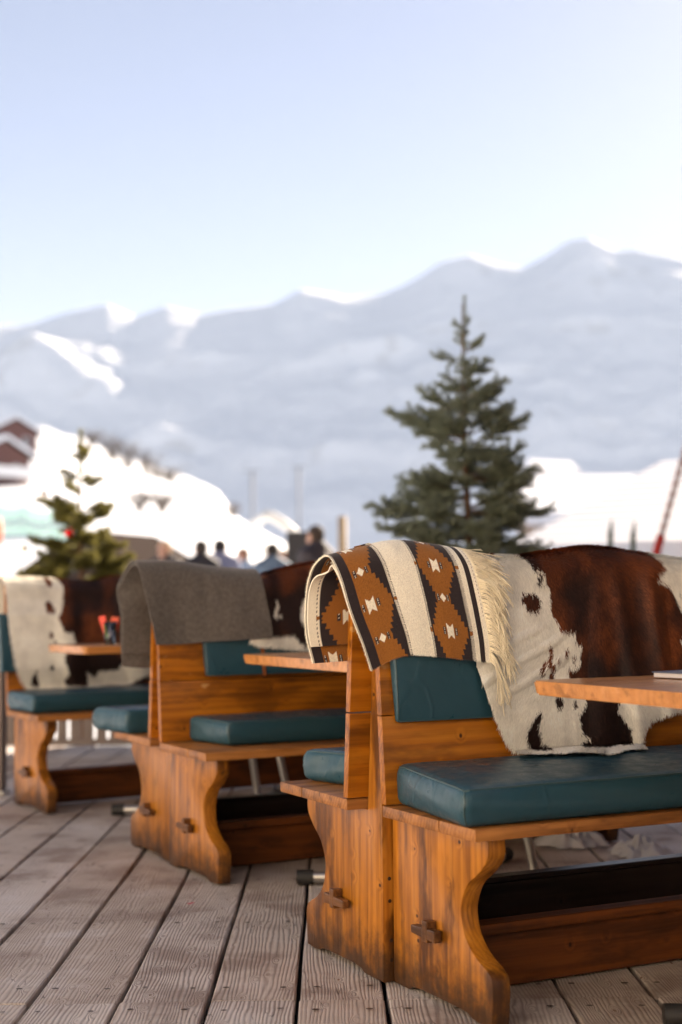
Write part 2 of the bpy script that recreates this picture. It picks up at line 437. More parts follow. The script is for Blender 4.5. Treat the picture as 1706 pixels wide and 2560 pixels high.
def add_deck():
    pitch, gap, th = 0.2195, 0.011, 0.035
    x0 = -0.755+0.2195*0.0
    bm_v, bm_f, att, mid = [], [], [], []
    def slab(xa, xb, ya, yb, zt, r, tilt):
        n = max(2, int((yb-ya)/0.25)); b = len(bm_v); c = 0.004
        prof = [(xa, -th), (xa, -c), (xa+c, 0), (xb-c, 0), (xb, -c), (xb, -th)]
        for j in range(n+1):
            y = ya+(yb-ya)*j/n
            e = 0.0015*math.sin(y*3.1+r*40)
            for (x, z) in prof:
                xx = x + 0.0016*math.sin(y*5.3+r*90+(0 if x < (xa+xb)/2 else 2))
                bm_v.append((xx, y, zt+z+tilt*(x-(xa+xb)/2)+(e if z > -0.01 else 0))); att.append(r)
        for j in range(n):
            for i in range(5):
                a = b+j*6+i; bm_f.append([a, a+1, a+7, a+6]); mid.append(0)
        bm_f.append([b+i for i in range(5, -1, -1)]); mid.append(0)
        bm_f.append([b+n*6+i for i in range(6)]); mid.append(0)
    def nail(x, y, z):
        b = len(bm_v); n = 7; rr = random.uniform(0.0052, 0.0078)
        for q in range(n):
            bm_v.append((x+rr*1.3*math.cos(6.283*q/n), y+rr*math.sin(6.283*q/n), z)); att.append(0)
        bm_f.append([b+q for q in range(n)]); mid.append(1)
    sh0 = {}
    joints = [0.2, 3.564, 6.35, 9.9]
    joists = [0.55, 1.3, 2.05, 2.8, 3.48, 3.69, 4.425, 5.09, 5.78, 6.26, 6.46, 7.2, 7.95, 8.7, 9.25]
    for i in range(-7, 22):
        xa = x0+pitch*i+gap/2; xb = xa+pitch-gap
        for a, b in zip(joints, joints[1:]):
            r = random.random(); zt = random.uniform(-0.0006, 0.0006)-0.0022*joints.index(a); tilt = random.uniform(-0.008, 0.008)
            sh = random.uniform(-0.01, 0.01)
            slab(xa, xb, a+0.0028+(sh0.get(i, 0.0)), b-0.0028+sh, zt, r, tilt); sh0[i] = sh
            for y in joists:
                if a+0.05 < y < b-0.05 and abs(xa) < 3.4:
                    for q in (0.036, pitch-gap-0.040):
                        x = xa+q+random.uniform(-0.008, 0.008)
                        nail(x, y+random.uniform(-0.008, 0.008), zt+tilt*(x-(xa+xb)/2)+0.0035)
    o = mobj('deck', bm_v, bm_f, [M['deck'], M['screw']], attrs={'brd': att}, midx=mid)
    tag(o, kind='structure')
    bm = bmesh.new(); box(bm, -2.2, 4.0, 0.22, 9.85, -0.10, -0.06)
    tag(bobj('soil', bm, plain('dark_soil', (0.03, 0.024, 0.02), 0.9)), kind='structure')
add_deck()

# ------------------------------------------------------------------ benches (local x = along the bench, y = -(towards the sitter) for the right-hand bench)
PB, ZS, KL = 0.094, 0.46, -0.0812
def backf(z): return PB+KL*(z-ZS)
BENCH = [(0.1391, 3.7384, 0.4592), (-0.6313, 5.4135, 0.4838), (-1.5891, 7.096, 0.5469)]
LEN = 1.75
def rz(n=0): return R(0)

LEGC = [(.475,.43),(.477,.404),(.474,.384),(.458,.363),(.427,.338),(.389,.313),(.367,.286),(.357,.264),(.352,.243),(.356,.218),(.367,.190),(.392,.164),(.424,.144),(.458,.13),(.481,.115),(.488,.09),(.486,.045),(.480,.004)]
def make_leg(name, x0, x1, s, parent, fs=1.0, back=0.018, top=1.06):
    """trestle end board with its wavy front edge and the post that carries the backrest; s = -1 right-hand, +1 left-hand"""
    cur = catmull(LEGC, 4)
    prof = [(d*fs, z) for d, z in cur]
    prof += [(.425*fs, .0), (.398*fs, .003), (.375*fs, .011), (.340*fs, .013), (.16, .013), (.115, .009), (.095, .0), (back+.002, .0)]
    prof += [(back, .02), (back, top)]
    ft = max(back+0.006, backf(top)-.0285)
    prof += [(ft, top), (backf(.432)-.0285, .43)]
    bm = bmesh.new()
    a = [bm.verts.new((x0, s*d, z)) for d, z in prof]; b = [bm.verts.new((x1, s*d, z)) for d, z in prof]
    n = len(prof)
    f0 = bm.faces.new(a); f1 = bm.faces.new(b)
    for i in range(n): bm.faces.new((a[i], a[(i+1) % n], b[(i+1) % n], b[i]))
    bmesh.ops.recalc_face_normals(bm, faces=bm.faces)
    ed = [e for e in bm.edges if (e.verts[0] in a) == (e.verts[1] in a)]
    bmesh.ops.bevel(bm, geom=ed, offset=0.0045, segments=2, affect='EDGES', profile=0.5)
    return bobj(name, bm, M['leg'], parent, smooth=False)

def smooth_by_angle(o, ang=40):
    me = o.data
    me.polygons.foreach_set('use_smooth', np.ones(len(me.polygons), dtype=bool))
    try: me.set_sharp_from_angle(angle=R(ang))
    except Exception: pass

def make_bench(side, loc, rot):
    s = -1 if side == 'R' else 1
    root = empty('trestle_bench', loc, rot)
    fs, back = (1.0, 0.018) if side == 'R' else (0.925, -0.012)
    for x0 in (0.0, LEN-0.05):
        lg = make_leg('leg', x0, x0+0.05, s, root, fs, back, 0.94 if side == 'R' else 1.05); smooth_by_angle(lg)
    # seat of two planks
    bm = bmesh.new()
    pf = 0.516 if side == 'R' else 0.50
    for a, b in ((0.072, 0.352), (0.355, pf)):
        y0, y1 = sorted((s*a, s*b)); box(bm, -0.058, LEN+0.058, y0, y1, 0.4305, 0.460, 0.005, 2)
    smooth_by_angle(bobj('seat', bm, M['seat'], root))
    # backrest of two leaning boards
    bm = bmesh.new()
    for z0, z1 in ((0.4625, 0.684), (0.687, 1.075)):
        P = []
        for z in (z0, z1):
            f, k = s*backf(z), s*(backf(z)-0.026)
            lo, hi = (k, f) if s > 0 else (f, k)
            P += [(-0.058, lo, z), (LEN+0.058, lo, z), (LEN+0.058, hi, z), (-0.058, hi, z)]
        hexa(bm, P, 0.003, 2)
    smooth_by_angle(bobj('backrest', bm, M['back'], root))
    # stretcher between the legs with its ledge
    bm = bmesh.new()
    y0, y1 = sorted((s*0.178, s*0.206)); box(bm, 0.052, LEN-0.052, y0, y1, 0.006, 0.1435, 0.003, 1)
    y0, y1 = sorted((s*0.176, s*0.236)); box(bm, 0.052, LEN-0.052, y0, y1, 0.1445, 0.172, 0.006, 2)
    st = bobj('stretcher', bm, M['rail'], root)
    bm = bmesh.new(); y0, y1 = sorted((s*0.216, s*0.241)); box(bm, -0.030, -0.001, y0, y1, 0.147, 0.199, 0.004, 2)
    y0, y1 = sorted((s*0.160, s*0.276))
    hexa(bm, [(-0.029, y0, 0.158), (-0.008, y0, 0.158), (-0.008, y1, 0.153), (-0.029, y1, 0.153), (-0.029, y0, 0.178), (-0.008, y0, 0.178), (-0.008, y1, 0.183), (-0.029, y1, 0.183)] if s > 0 else
             [(-0.029, y0, 0.153), (-0.008, y0, 0.153), (-0.008, y1, 0.158), (-0.029, y1, 0.158), (-0.029, y0, 0.183), (-0.008, y0, 0.183), (-0.008, y1, 0.178), (-0.029, y1, 0.178)], 0.004, 2)
    bobj('key', bm, M['peg'], st)
    if side == 'L':
        bm = bmesh.new(); box(bm, 0.052, LEN-0.052, 0.095, 0.125, 0.02, 0.196, 0.003, 1); box(bm, 0.052, LEN-0.052, 0.085, 0.135, 0.197, 0.212, 0.003, 1)
        bobj('kick_board', bm, M['dark_rail'], root)
        # screws in the side of the post
        for x, z in ((0.020, 0.262), (0.021, 0.205), (0.024, 0.105), (0.024, 0.055)):
            bm = bmesh.new()
            v = [bm.verts.new((x+0.0052*math.cos(6.283*q/9), -0.0125-back-0.0005 if False else back-0.0008, z+0.0052*math.sin(6.283*q/9))) for q in range(9)]
            c = [bm.verts.new((x+0.003*math.cos(6.283*q/9), back-0.0016, z+0.003*math.sin(6.283*q/9))) for q in range(9)]
            for q in range(9): bm.faces.new((v[q], v[(q+1) % 9], c[(q+1) % 9], c[q]))
            bm.faces.new(c)
            bobj('screw', bm, M['screw'], root)
    return root

def bench_pose(b, o1=0.0):
    x, y, t = BENCH[b]
    return (x+o1*math.cos(t), y+o1*math.sin(t), 0.0), t
GB = 'varnished pine benches standing back to back in rows'
protoR = make_bench('R', *bench_pose(0))
tag(protoR, 'front pine bench facing right, under the cowhide beside the patterned blanket', 'bench', GB)
protoL = make_bench('L', *bench_pose(0, -0.027))
tag(protoL, 'pine bench facing left, backed against the front bench under the patterned blanket', 'bench', GB)
b2r = copy_tree(protoR); b2r.location, t2 = bench_pose(1); b2r.rotation_euler = (0, 0, t2)
tag(b2r, 'middle pine bench facing right, its back end under the grey blanket', 'bench', GB)
b2l = copy_tree(protoL); b2l.location, t2 = bench_pose(1, 0.016); b2l.rotation_euler = (0, 0, t2)
tag(b2l, 'pine bench facing left, back to back with the middle bench under the grey blanket', 'bench', GB)
b3r = copy_tree(protoR); b3r.location, t3 = bench_pose(2); b3r.rotation_euler = (0, 0, t3)
tag(b3r, 'rearmost pine bench at the left edge with a cream and brown cowhide on it', 'bench', GB)

def to_world(b, P):
    """bench coordinates (along, towards sitter, up) -> world"""
    x, y, t = BENCH[b]; P = np.asarray(P, float)
    c, s = math.cos(t), math.sin(t)
    return np.stack([x+P[..., 0]*c+P[..., 1]*s, y+P[..., 0]*s-P[..., 1]*c, P[..., 2]], -1)

# ------------------------------------------------------------------ cushions
def rbox(Lx, Ly, Lz, r, nx, ny, nz):
    """rounded box as numpy verts / faces, min corner at the origin"""
    def ax(L, n): return np.concatenate([[0, r*0.25, r*0.55, r], np.linspace(r, L-r, n)[1:-1], [L-r, L-r*0.55, L-r*0.25, L]])
    axs = [ax(Lx, nx), ax(Ly, ny), ax(Lz, nz)]
    key = {}; V = []; F = []
    def vid(i, j, k):
        if (i, j, k) not in key:
            key[(i, j, k)] = len(V); V.append((axs[0][i], axs[1][j], axs[2][k]))
        return key[(i, j, k)]
    N = [len(a)-1 for a in axs]
    for i in range(N[0]):
        for j in range(N[1]):
            F.append([vid(i, j, 0), vid(i, j+1, 0), vid(i+1, j+1, 0), vid(i+1, j, 0)])
            F.append([vid(i, j, N[2]), vid(i+1, j, N[2]), vid(i+1, j+1, N[2]), vid(i, j+1, N[2])])
    for i in range(N[0]):
        for k in range(N[2]):
            F.append([vid(i, 0, k), vid(i+1, 0, k), vid(i+1, 0, k+1), vid(i, 0, k+1)])
            F.append([vid(i, N[1], k), vid(i, N[1], k+1), vid(i+1, N[1], k+1), vid(i+1, N[1], k)])
    for j in range(N[1]):
        for k in range(N[2]):
            F.append([vid(0, j, k), vid(0, j, k+1), vid(0, j+1, k+1), vid(0, j+1, k)])
            F.append([vid(N[0], j, k), vid(N[0], j+1, k), vid(N[0], j+1, k+1), vid(N[0], j, k+1)])
    V = np.array(V)
    lo = np.array([r]*3); hi = np.array([Lx-r, Ly-r, Lz-r])
    q = np.clip(V, lo, hi); d = V-q; l = np.linalg.norm(d, axis=1); m = l > 1e-9
    V[m] = q[m]+d[m]/l[m][:, None]*r
    return V, F

def seat_cushion(b, side, corners, zb, zt_back, zt_front, Lend, label, seed, puff=0.008):
    """corners: (d1,d2) of the near end at back and at front; the cushion then runs along the bench to d1=Lend"""
    (a1, a2), (f1, f2) = corners
    V, F = rbox(1.0*1.0, 0.4, 0.09, 0.019, 60, 16, 5)
    u = V[:, 0]; v = V[:, 1]/0.4; h = V[:, 2]/0.09
    d2 = a2+(f2-a2)*v
    d1n = a1+(f1-a1)*v
    L = Lend-d1n
    # keep true corner rounding at the near end, stretch the rest
    d1 = d1n+np.where(u < 0.1, u, 0.1+(u-0.1)/0.9*(L-0.1))
    zt = zt_back+(zt_front-zt_back)*v
    z = zb+(zt-zb)*h
    nz = VNoise(seed)
    mid = np.clip(1-np.abs(2*v-1)**2.5, 0, 1)*np.clip(np.minimum(u*6, 1), 0, 1)
    z = z+h*(puff*mid*(0.5+nz(d1*5, d2*5)) + 0.008*(nz.fbm(d1*7, d2*9, 3)-0.5)*(0.3+mid))
    side_b = np.sin(np.pi*np.clip(h, 0, 1))
    fr = (v > 0.985)
    sg = 1 if f2 > a2 else -1
    cre = (nz(d1*9+h*5, h*2.5)-0.5)*0.012
    d2 = d2+sg*np.where(v > 0.97, side_b*(0.010+cre), 0)+sg*np.where(v < 0.03, -side_b*0.004, 0)
    en = u < 0.012
    d1 = d1-np.where(en, side_b*(0.008+0.012*(nz(v*5+h*2.0, h*2)-0.5)), 0)
    P = to_world(b, np.stack([d1, d2, z], -1))
    c = to_world(b, np.array([[(a1+Lend)/2, (a2+f2)/2, zb]]))[0]
    fl = F if sg < 0 else [list(reversed(f)) for f in F]
    root = empty('seat_cushion', c, BENCH[b][2])
    inv = np.array(root.matrix_basis.inverted())
    inv = np.array((Matrix.Translation(c) @ Matrix.Rotation(BENCH[b][2], 4, 'Z')).inverted())
    Pl = P @ inv[:3, :3].T + inv[:3, 3]
    o = mobj('cover', Pl, fl, M['vinyl'], root, smooth=True)
    me = o.data; bm = bmesh.new(); bm.from_mesh(me); bmesh.ops.recalc_face_normals(bm, faces=bm.faces); bm.to_mesh(me); bm.free()
    # seams: along the top front edge, along the near top edge and down the near front corner
    def srf(uu, vv, hh):
        d = np.abs(V-np.array([uu, vv*0.4, hh*0.09])).sum(1); return Vector(Pl[int(d.argmin())])
    bm = bmesh.new()
    e = 0.0035
    p1 = [srf(x, 1-e/0.4, 1-e/0.09) for x in np.linspace(0.004, 0.99, 46)]
    p2 = [srf(e, y, 1-e/0.09) for y in np.linspace(0.02, 0.99, 14)]
    p3 = [srf(e, 1-e/0.4, z) for z in np.linspace(0.05, 0.97, 7)]
    for pp in (p1, p2, p3):
        q = [pp[0]]
        for x in pp[1:]:
            if (x-q[-1]).length > 0.004: q.append(x)
        tube(bm, q, 0.0028, 6)
    bobj('piping', bm, M['piping'], root, smooth=True)
    tag(root, label, 'cushion', 'teal vinyl seat cushions on the benches')
    return root

seat_cushion(0, 'R', ((-0.022, 0.088), (-0.078, 0.503)), 0.461, 0.566, 0.552, LEN-0.02, 'teal vinyl seat cushion on the front bench, with the cowhide resting on its back edge', 21)
seat_cushion(0, 'L', ((0.075, -0.10), (-0.018, -0.475)), 0.461, 0.560, 0.552, LEN-0.02, 'teal vinyl seat cushion poking out left of the front bench back', 22, 0.004)
seat_cushion(1, 'R', ((0.052, 0.10), (0.100, 0.350)), 0.461, 0.556, 0.548, LEN-0.02, 'teal vinyl seat cushion set back from the bare plank end of the middle bench', 23, 0.004)
seat_cushion(1, 'L', ((-0.052, -0.29), (-0.100, -0.565)), 0.461, 0.556, 0.554, LEN-0.02, 'short looking teal cushion overhanging the left side of the grey blanket bench', 24, 0.003)
seat_cushion(2, 'R', ((-0.055, 0.088), (-0.042, 0.415)), 0.461, 0.556, 0.550, LEN-0.02, 'long teal seat cushion below the rearmost cowhide', 25, 0.004)

def back_cushion(b, d1a, d1b, z0, z1, tb, tt, label, strap=None):
    V, F = rbox(1.0, 0.30, 0.06, 0.011, 50, 14, 4)   # x along, y up, z out
    u = V[:, 0]; v = V[:, 1]/0.30; h = V[:, 2]/0.06
    L = d1b-d1a
    d1 = d1a+np.where(u < 0.1, u, 0.1+(u-0.1)/0.9*(L-0.1))-0.012*(v)
    z = z0+(z1-z0)*v
    th = tb+(tt-tb)*np.clip(v*1.3, 0, 1)**0.8
    th = th*(1+0.12*(VN(d1*9, z*14)-0.5))
    d2 = backf(z)+0.002+h*th
    c = to_world(b, np.array([[(d1a+d1b)/2, backf(z0), z0]]))[0]
    root = empty('back_cushion', c, BENCH[b][2])
    inv = np.array((Matrix.Translation(c) @ Matrix.Rotation(BENCH[b][2], 4, 'Z')).inverted())
    P = to_world(b, np.stack([d1, d2, z], -1)); Pl = P @ inv[:3, :3].T+inv[:3, 3]
    o = mobj('cover', Pl, F, M['vinyl'], root, smooth=True)
    me = o.data; bm = bmesh.new(); bm.from_mesh(me); bmesh.ops.recalc_face_normals(bm, faces=bm.faces); bm.to_mesh(me); bm.free()
    def srf(uu, vv, hh):
        d = np.abs(V-np.array([uu, vv*0.3, hh*0.06])).sum(1); return Vector(Pl[int(d.argmin())])
    bm = bmesh.new()
    for pp in ([srf(0.0035, y, 0.94) for y in np.linspace(0.02, 0.98, 12)], [srf(x, 0.012, 0.94) for x in np.linspace(0.004, 0.99, 40)]):
        q = [pp[0]]
        for x in pp[1:]:
            if (x-q[-1]).length > 0.004: q.append(x)
        tube(bm, q, 0.0018, 6)
    bobj('piping', bm, M['piping'], root, smooth=True)
    if strap is not None:
        bm = bmesh.new(); w0 = 0.014
        prof = []
        for vv in np.linspace(-0.02, 1.0, 12):
            zz = z0+(z1-z0)*vv; tq = (tb+(tt-tb)*np.clip(max(vv, 0)*1.3, 0, 1)**0.8)*1.06
            prof.append((backf(zz)+0.004+tq, zz))
        prof.insert(0, (backf(z0)+0.003, z0-0.012))
        vs = []
        for (d, zz) in prof:
            row = []
            for dx in (-w0/2, w0/2):
                for off in (0.0, 0.0025):
                    q = to_world(b, np.array([[strap+dx-0.012*((zz-z0)/(z1-z0)), d+off, zz]]))[0]
                    q = inv[:3, :3] @ q+inv[:3, 3]; row.append(bm.verts.new(q))
            vs.append(row)
        for r0, r1 in zip(vs, vs[1:]):
            for i, j in ((0, 2), (2, 3), (3, 1), (1, 0)): bm.faces.new((r0[i], r0[j], r1[j], r1[i]))
        bobj('strap', bm, plain('brown_strap', (0.26, 0.075, 0.02), 0.6), root)
    tag(root, label, 'cushion', 'teal vinyl back cushions on the backrests')

back_cushion(0, -0.022, LEN-0.03, 0.668, 0.870, 0.014, 0.034, 'teal vinyl back cushion hanging below the patterned blanket')
back_cushion(1, 0.122, LEN-0.03, 0.700, 0.870, 0.028, 0.036, 'teal vinyl back cushion with a brown strap below the grey blanket', 0.355)
back_cushion(2, -0.100, LEN-0.03, 0.645, 0.930, 0.045, 0.055, 'upright teal back cushion behind the cream edge of the rearmost cowhide')

# ------------------------------------------------------------------ cowhides
CREAM, BROWN, DARK = np.array((0.95, 0.91, 0.82)), np.array((0.180, 0.047, 0.014)), np.array((0.022, 0.010, 0.008))
HB = [(.36,1.6),(.36,1.12),(.406,1.1),(.414,1.077),(.423,1.052),(.446,1.049),(.458,1.03),(.469,.998),(.467,.973),(.468,.935),(.489,.916),(.495,.897),(.521,.887),(.548,.886),(.543,.864),(.561,.854),(.556,.832),(.558,.813),(.541,.795),(.514,.792),(.515,.766),(.555,.74),(.562,.699),(.555,.684),(.534,.669),(.544,.647),(.538,.622),(.564,.605),(.575,.595),(.548,.597),(.528,.585),(.545,.56),(.615,.559),(.674,.559),(.714,.566),(.709,.595),(.704,.627),(.686,.653),(.664,.67),(.669,.686),(.71,.735),(.80,.765),(1.5,.78),(1.5,1.6)]
HRW = [(.845,1.6),(.85,1.109),(.855,1.089),(.867,1.066),(.874,1.049),(.835,1.039),(.836,1.023),(.863,1.023),(.887,1.006),(.896,.976),(.911,.949),(.935,.94),(1.0,.90),(1.12,.93),(1.3,.91),(1.3,1.6)]
HRW2 = [(.93,.875),(.902,.864),(.905,.85),(.915,.81),(1.0,.80),(1.02,.86)]
HSPOT = [(.377,1.011),(.385,1.002),(.404,1.002),(.419,1.002),(.432,.989),(.434,.973),(.427,.951),(.408,.951),(.39,.961),(.376,.977)]
HCOM = [(.414,.683),(.419,.671),(.412,.653),(.403,.641),(.41,.628),(.418,.613),(.415,.597),(.429,.591),(.443,.571),(.447,.559),(.423,.557),(.397,.562),(.383,.575),(.374,.593),(.369,.612),(.373,.639),(.389,.654),(.398,.672)]
HDOT = [(.461,.853,.007),(.462,.835,.008),(.441,.81,.007),(.458,.812,.010),(.468,.80,.008),(.434,.792,.009),(.463,.783,.006),(.461,.770,.009),(.509,.833,.008),(.485,.818,.005),(.535,.822,.008),(.439,1.033,.009),(.913,.991,.004),(.476,.706,.014),(.527,.699,.009),(.32,1.13,.03),(.30,1.2,.02)]
H3B = [(.13,1.6),(.15,1.14),(.205,1.105),(.243,1.056),(.247,.99),(.24,.936),(.222,.914),(.249,.838),(.295,.837),(.316,.782),(.246,.724),(.261,.665),(.266,.627),(.225,.601),(.23,.569),(.362,.564),(.357,.597),(.353,.635),(.404,.606),(.422,.638),(.511,.64),(.56,.68),(.66,.72),(1.6,.72),(1.6,1.6)]
H3D = [(.50,.54),(.579,.568),(.659,.600),(.80,.64),(.80,.5)]
H3S = [(.150,.985),(.172,.990),(.184,.975),(.205,.960),(.202,.935),(.180,.928),(.160,.94),(.152,.96)]
H3C = [(.109,.665),(.085,.64),(.070,.62),(.060,.59),(.052,.575),(.095,.572),(.10,.60),(.098,.63)]
H3W = [(.62,1.6),(.66,1.05),(.60,.95),(.70,.85),(.9,.9),(1.0,1.1),(1.0,1.6)]
H2W = [(.572,.987),(.545,.975),(.534,.939),(.532,.899),(.575,.866),(.66,.85),(.70,.95),(.64,1.0)]
H2Q = [(.425,.992),(.430,.97),(.415,.945),(.42,.93),(.449,.924),(.452,.931),(.428,.940),(.440,.965),(.434,.99)]
H2B = [(.30,.86),(.397,.85),(.458,.849),(.494,.844),(.528,.82),(.57,.795),(.8,.80),(1.3,.83),(1.3,.6),(.3,.6)]

def hide_col(kind, a, z):
    n1 = VN.fbm(a*26, z*26, 3)-0.5; n2 = VN2.fbm(a*26+9, z*26, 3)-0.5
    f1 = VN(a*170, z*80)-0.5; f2 = VN2(a*170, z*80)-0.5
    x = a+0.010*n1+0.005*f1; y = z+0.012*n2+0.010*f2
    if kind == 1:
        br = pip(x, y, HB) & ~pip(x, y, HRW) & ~pip(x, y, HRW2)
        br |= pip(x, y, HSPOT) | pip(x, y, HCOM)
        for (cx, cy, r) in HDOT: br |= (np.hypot((x-cx)*1.15, (y-cy)*0.8) < r)
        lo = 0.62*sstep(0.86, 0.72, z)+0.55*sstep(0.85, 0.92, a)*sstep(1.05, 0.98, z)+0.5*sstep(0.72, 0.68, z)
    elif kind == 3:
        br = pip(x, y, H3B) & ~pip(x, y, H3W)
        br |= pip(x, y, H3S) | pip(x, y, H3C) | pip(x, y, H3D)
        for (cx, cy, r) in ((.165,1.075,.016),(.178,1.06,.01),(.175,.665,.011),(.18,.82,.012),(.20,.79,.008)): br |= (np.hypot(x-cx, (y-cy)*0.8) < r)
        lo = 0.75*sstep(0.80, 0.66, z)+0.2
    else:
        br = ~(pip(x, y, H2W) | pip(x, y, H2Q) | pip(x, y, H2B))
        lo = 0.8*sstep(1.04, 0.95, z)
    m = VN.fbm(a*9+3, z*7, 4)
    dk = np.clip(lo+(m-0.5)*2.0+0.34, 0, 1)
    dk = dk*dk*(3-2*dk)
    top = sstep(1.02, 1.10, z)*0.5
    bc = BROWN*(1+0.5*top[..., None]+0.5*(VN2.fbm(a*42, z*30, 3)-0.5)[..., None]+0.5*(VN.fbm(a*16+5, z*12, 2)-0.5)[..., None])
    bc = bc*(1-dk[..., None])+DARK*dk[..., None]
    cc = CREAM*(0.93+0.16*(VN2.fbm(a*22, z*22, 3)-0.5)[..., None]*2)
    return np.where(br[..., None], bc, cc)

def make_hide(b, kind, a0, a1, outline, zback, offs, fold, label, nstr, strand, zseat=0.57, seed=1, step=0.005, name='cowhide'):
    """hide laid over the backs: a = along the bench, q = height measured along the drape (q > ztop runs down the far side)"""
    ztop = 1.10
    A = np.arange(a0, a1, step)
    Q = np.concatenate([np.arange(0.515, ztop+zback, step)])
    def surf(a, q):
        f = np.maximum(fold(a, q), -0.001)
        front = q <= ztop-0.07
        d2 = np.interp(q, [p[0] for p in offs], [p[1] for p in offs])+backf(np.minimum(q, ztop))
        # ridge: half turn of radius w/2 around the two backs
        wv = (d2*0+backf(1.04)+np.interp(1.03, [p[0] for p in offs], [p[1] for p in offs]))
        th = np.clip((q-(ztop-0.07))/0.14, 0, 1)*np.pi
        zr = ztop-0.07+0.072*np.sin(th)+ridge(a)
        d2 = np.where(q <= ztop-0.07, d2, np.where(q < ztop+0.07, wv*np.cos(th), -(wv+0.10*(q-ztop-0.07))))
        z = np.where(q <= ztop-0.07, q+ridge(a)*sstep(0.75, 1.03, q), np.where(q < ztop+0.07, zr, ztop-0.07-(q-ztop-0.07)+ridge(a)))
        lay = np.clip(zseat-0.012-q, 0, 1)
        d2 = d2+f*np.where(q < ztop, 1, -1)*sstep(0, 0.05, np.abs(q-ztop)+0.01)
        d2 = np.where(q < zseat-0.012, d2+lay*4.0, d2)
        z = np.where(q < zseat, np.maximum(q, zseat-0.004+0.004*VN(a*18, q*10)), z)
        x = a-0.7*(d2-backf(np.clip(q, 0.5, ztop))-0.02)*np.where(q < ztop-0.07, 1, 0)*1.0
        x = np.where(q >= ztop-0.07, a-0.7*(wv-backf(1.03)-0.02)*np.clip((ztop+0.07-q)/0.14, 0, 1), x)
        return np.stack([x, d2, z], -1)
    def ridge(a): return np.interp(a, [p[0] for p in RIDGES[kind]], [p[1] for p in RIDGES[kind]])
    AA, QQ = np.meshgrid(A, Q, indexing='ij')
    inside = pip(AA, QQ, outline)
    P = surf(AA, QQ)
    n = len(Q)
    idx = np.full(AA.shape, -1); idx[inside] = np.arange(inside.sum())
    q4 = np.stack([idx[:-1, :-1], idx[1:, :-1], idx[1:, 1:], idx[:-1, 1:]], -1).reshape(-1, 4)
    q4 = q4[(q4 >= 0).all(1)]
    V = P[inside]; C = hide_col(kind, AA[inside], QQ[inside])
    nb = len(V)
    # fur: short tapered hairs lying down the hide
    rg = np.random.default_rng(seed)
    ra = rg.uniform(a0, a1, nstr*3); rq = rg.uniform(0.52, ztop+min(zback, 0.16), nstr*3)
    k = pip(ra, rq, outline) & ~((kind == 1) & (ra < 0.27) & (rq > 0.81)) & ~((kind == 2) & (ra < 0.40) & (rq > 0.85)); ra, rq = ra[k][:nstr], rq[k][:nstr]
    e = 0.004
    p0 = surf(ra, rq); pa = surf(ra+e, rq)-p0; pq = surf(ra, rq-e)-p0
    pa /= np.linalg.norm(pa, axis=1)[:, None]+1e-9; pq /= np.linalg.norm(pq, axis=1)[:, None]+1e-9
    nn = np.cross(pq, pa); nn /= np.linalg.norm(nn, axis=1)[:, None]+1e-9
    sgn = np.where((rq < ztop-0.05) & (nn[:, 1] < 0) | (rq >= ztop-0.05) & (rq < ztop+0.05) & (nn[:, 2] < 0) | (rq >= ztop+0.05) & (nn[:, 1] > 0), -1.0, 1.0)
    nn *= sgn[:, None]
    swirl = (VN2.fbm(ra*5, rq*5, 2)-0.5)*2.2
    ln = strand*rg.uniform(0.7, 1.35, len(ra))
    lift = rg.uniform(0.10, 0.32, len(ra))
    # towards the ridge the pile stands up
    lift = lift+0.75*np.exp(-((rq-ztop)/0.05)**2)
    tdir = pq*np.cos(swirl)[:, None]+pa*np.sin(swirl)[:, None]+nn*lift[:, None]+rg.normal(0, 0.10, (len(ra), 3))
    tdir /= np.linalg.norm(tdir, axis=1)[:, None]
    sd = np.cross(tdir, nn); sd /= np.linalg.norm(sd, axis=1)[:, None]+1e-9
    wdt = strand*0.055
    bb = p0-nn*0.001
    midp = bb+tdir*(ln*0.55)[:, None]+nn*(ln*0.05)[:, None]
    tip = bb+tdir*ln[:, None]-nn*(ln*0.12)[:, None]
    SV = np.stack([bb-sd*wdt, bb+sd*wdt, midp+sd*wdt*0.8, midp-sd*wdt*0.8, tip], 1).reshape(-1, 3)
    sc = hide_col(kind, ra+rg.normal(0, 0.002, len(ra)), rq+rg.normal(0, 0.003, len(ra)))*rg.uniform(0.88, 1.14, (len(ra), 1))
    sc = np.where(sc[:, :1] < 0.4, sc*rg.uniform(0.6, 1.55, (len(ra), 1)), sc); SC = np.repeat(sc, 5, 0)
    i = nb+np.arange(len(ra))*5
    F = q4.tolist()+np.stack([i, i+1, i+2, i+3], -1).tolist()+np.stack([i+3, i+2, i+4], -1).tolist()
    W = to_world(b, np.vstack([V, SV]))
    c = to_world(b, np.array([[(a0+a1)/2, 0, 1.08]]))[0]
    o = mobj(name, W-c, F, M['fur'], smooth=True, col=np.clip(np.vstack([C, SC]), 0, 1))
    o.location = c
    tag(o, label, 'cowhide', 'brown and cream cowhides over the bench backs')
    return o

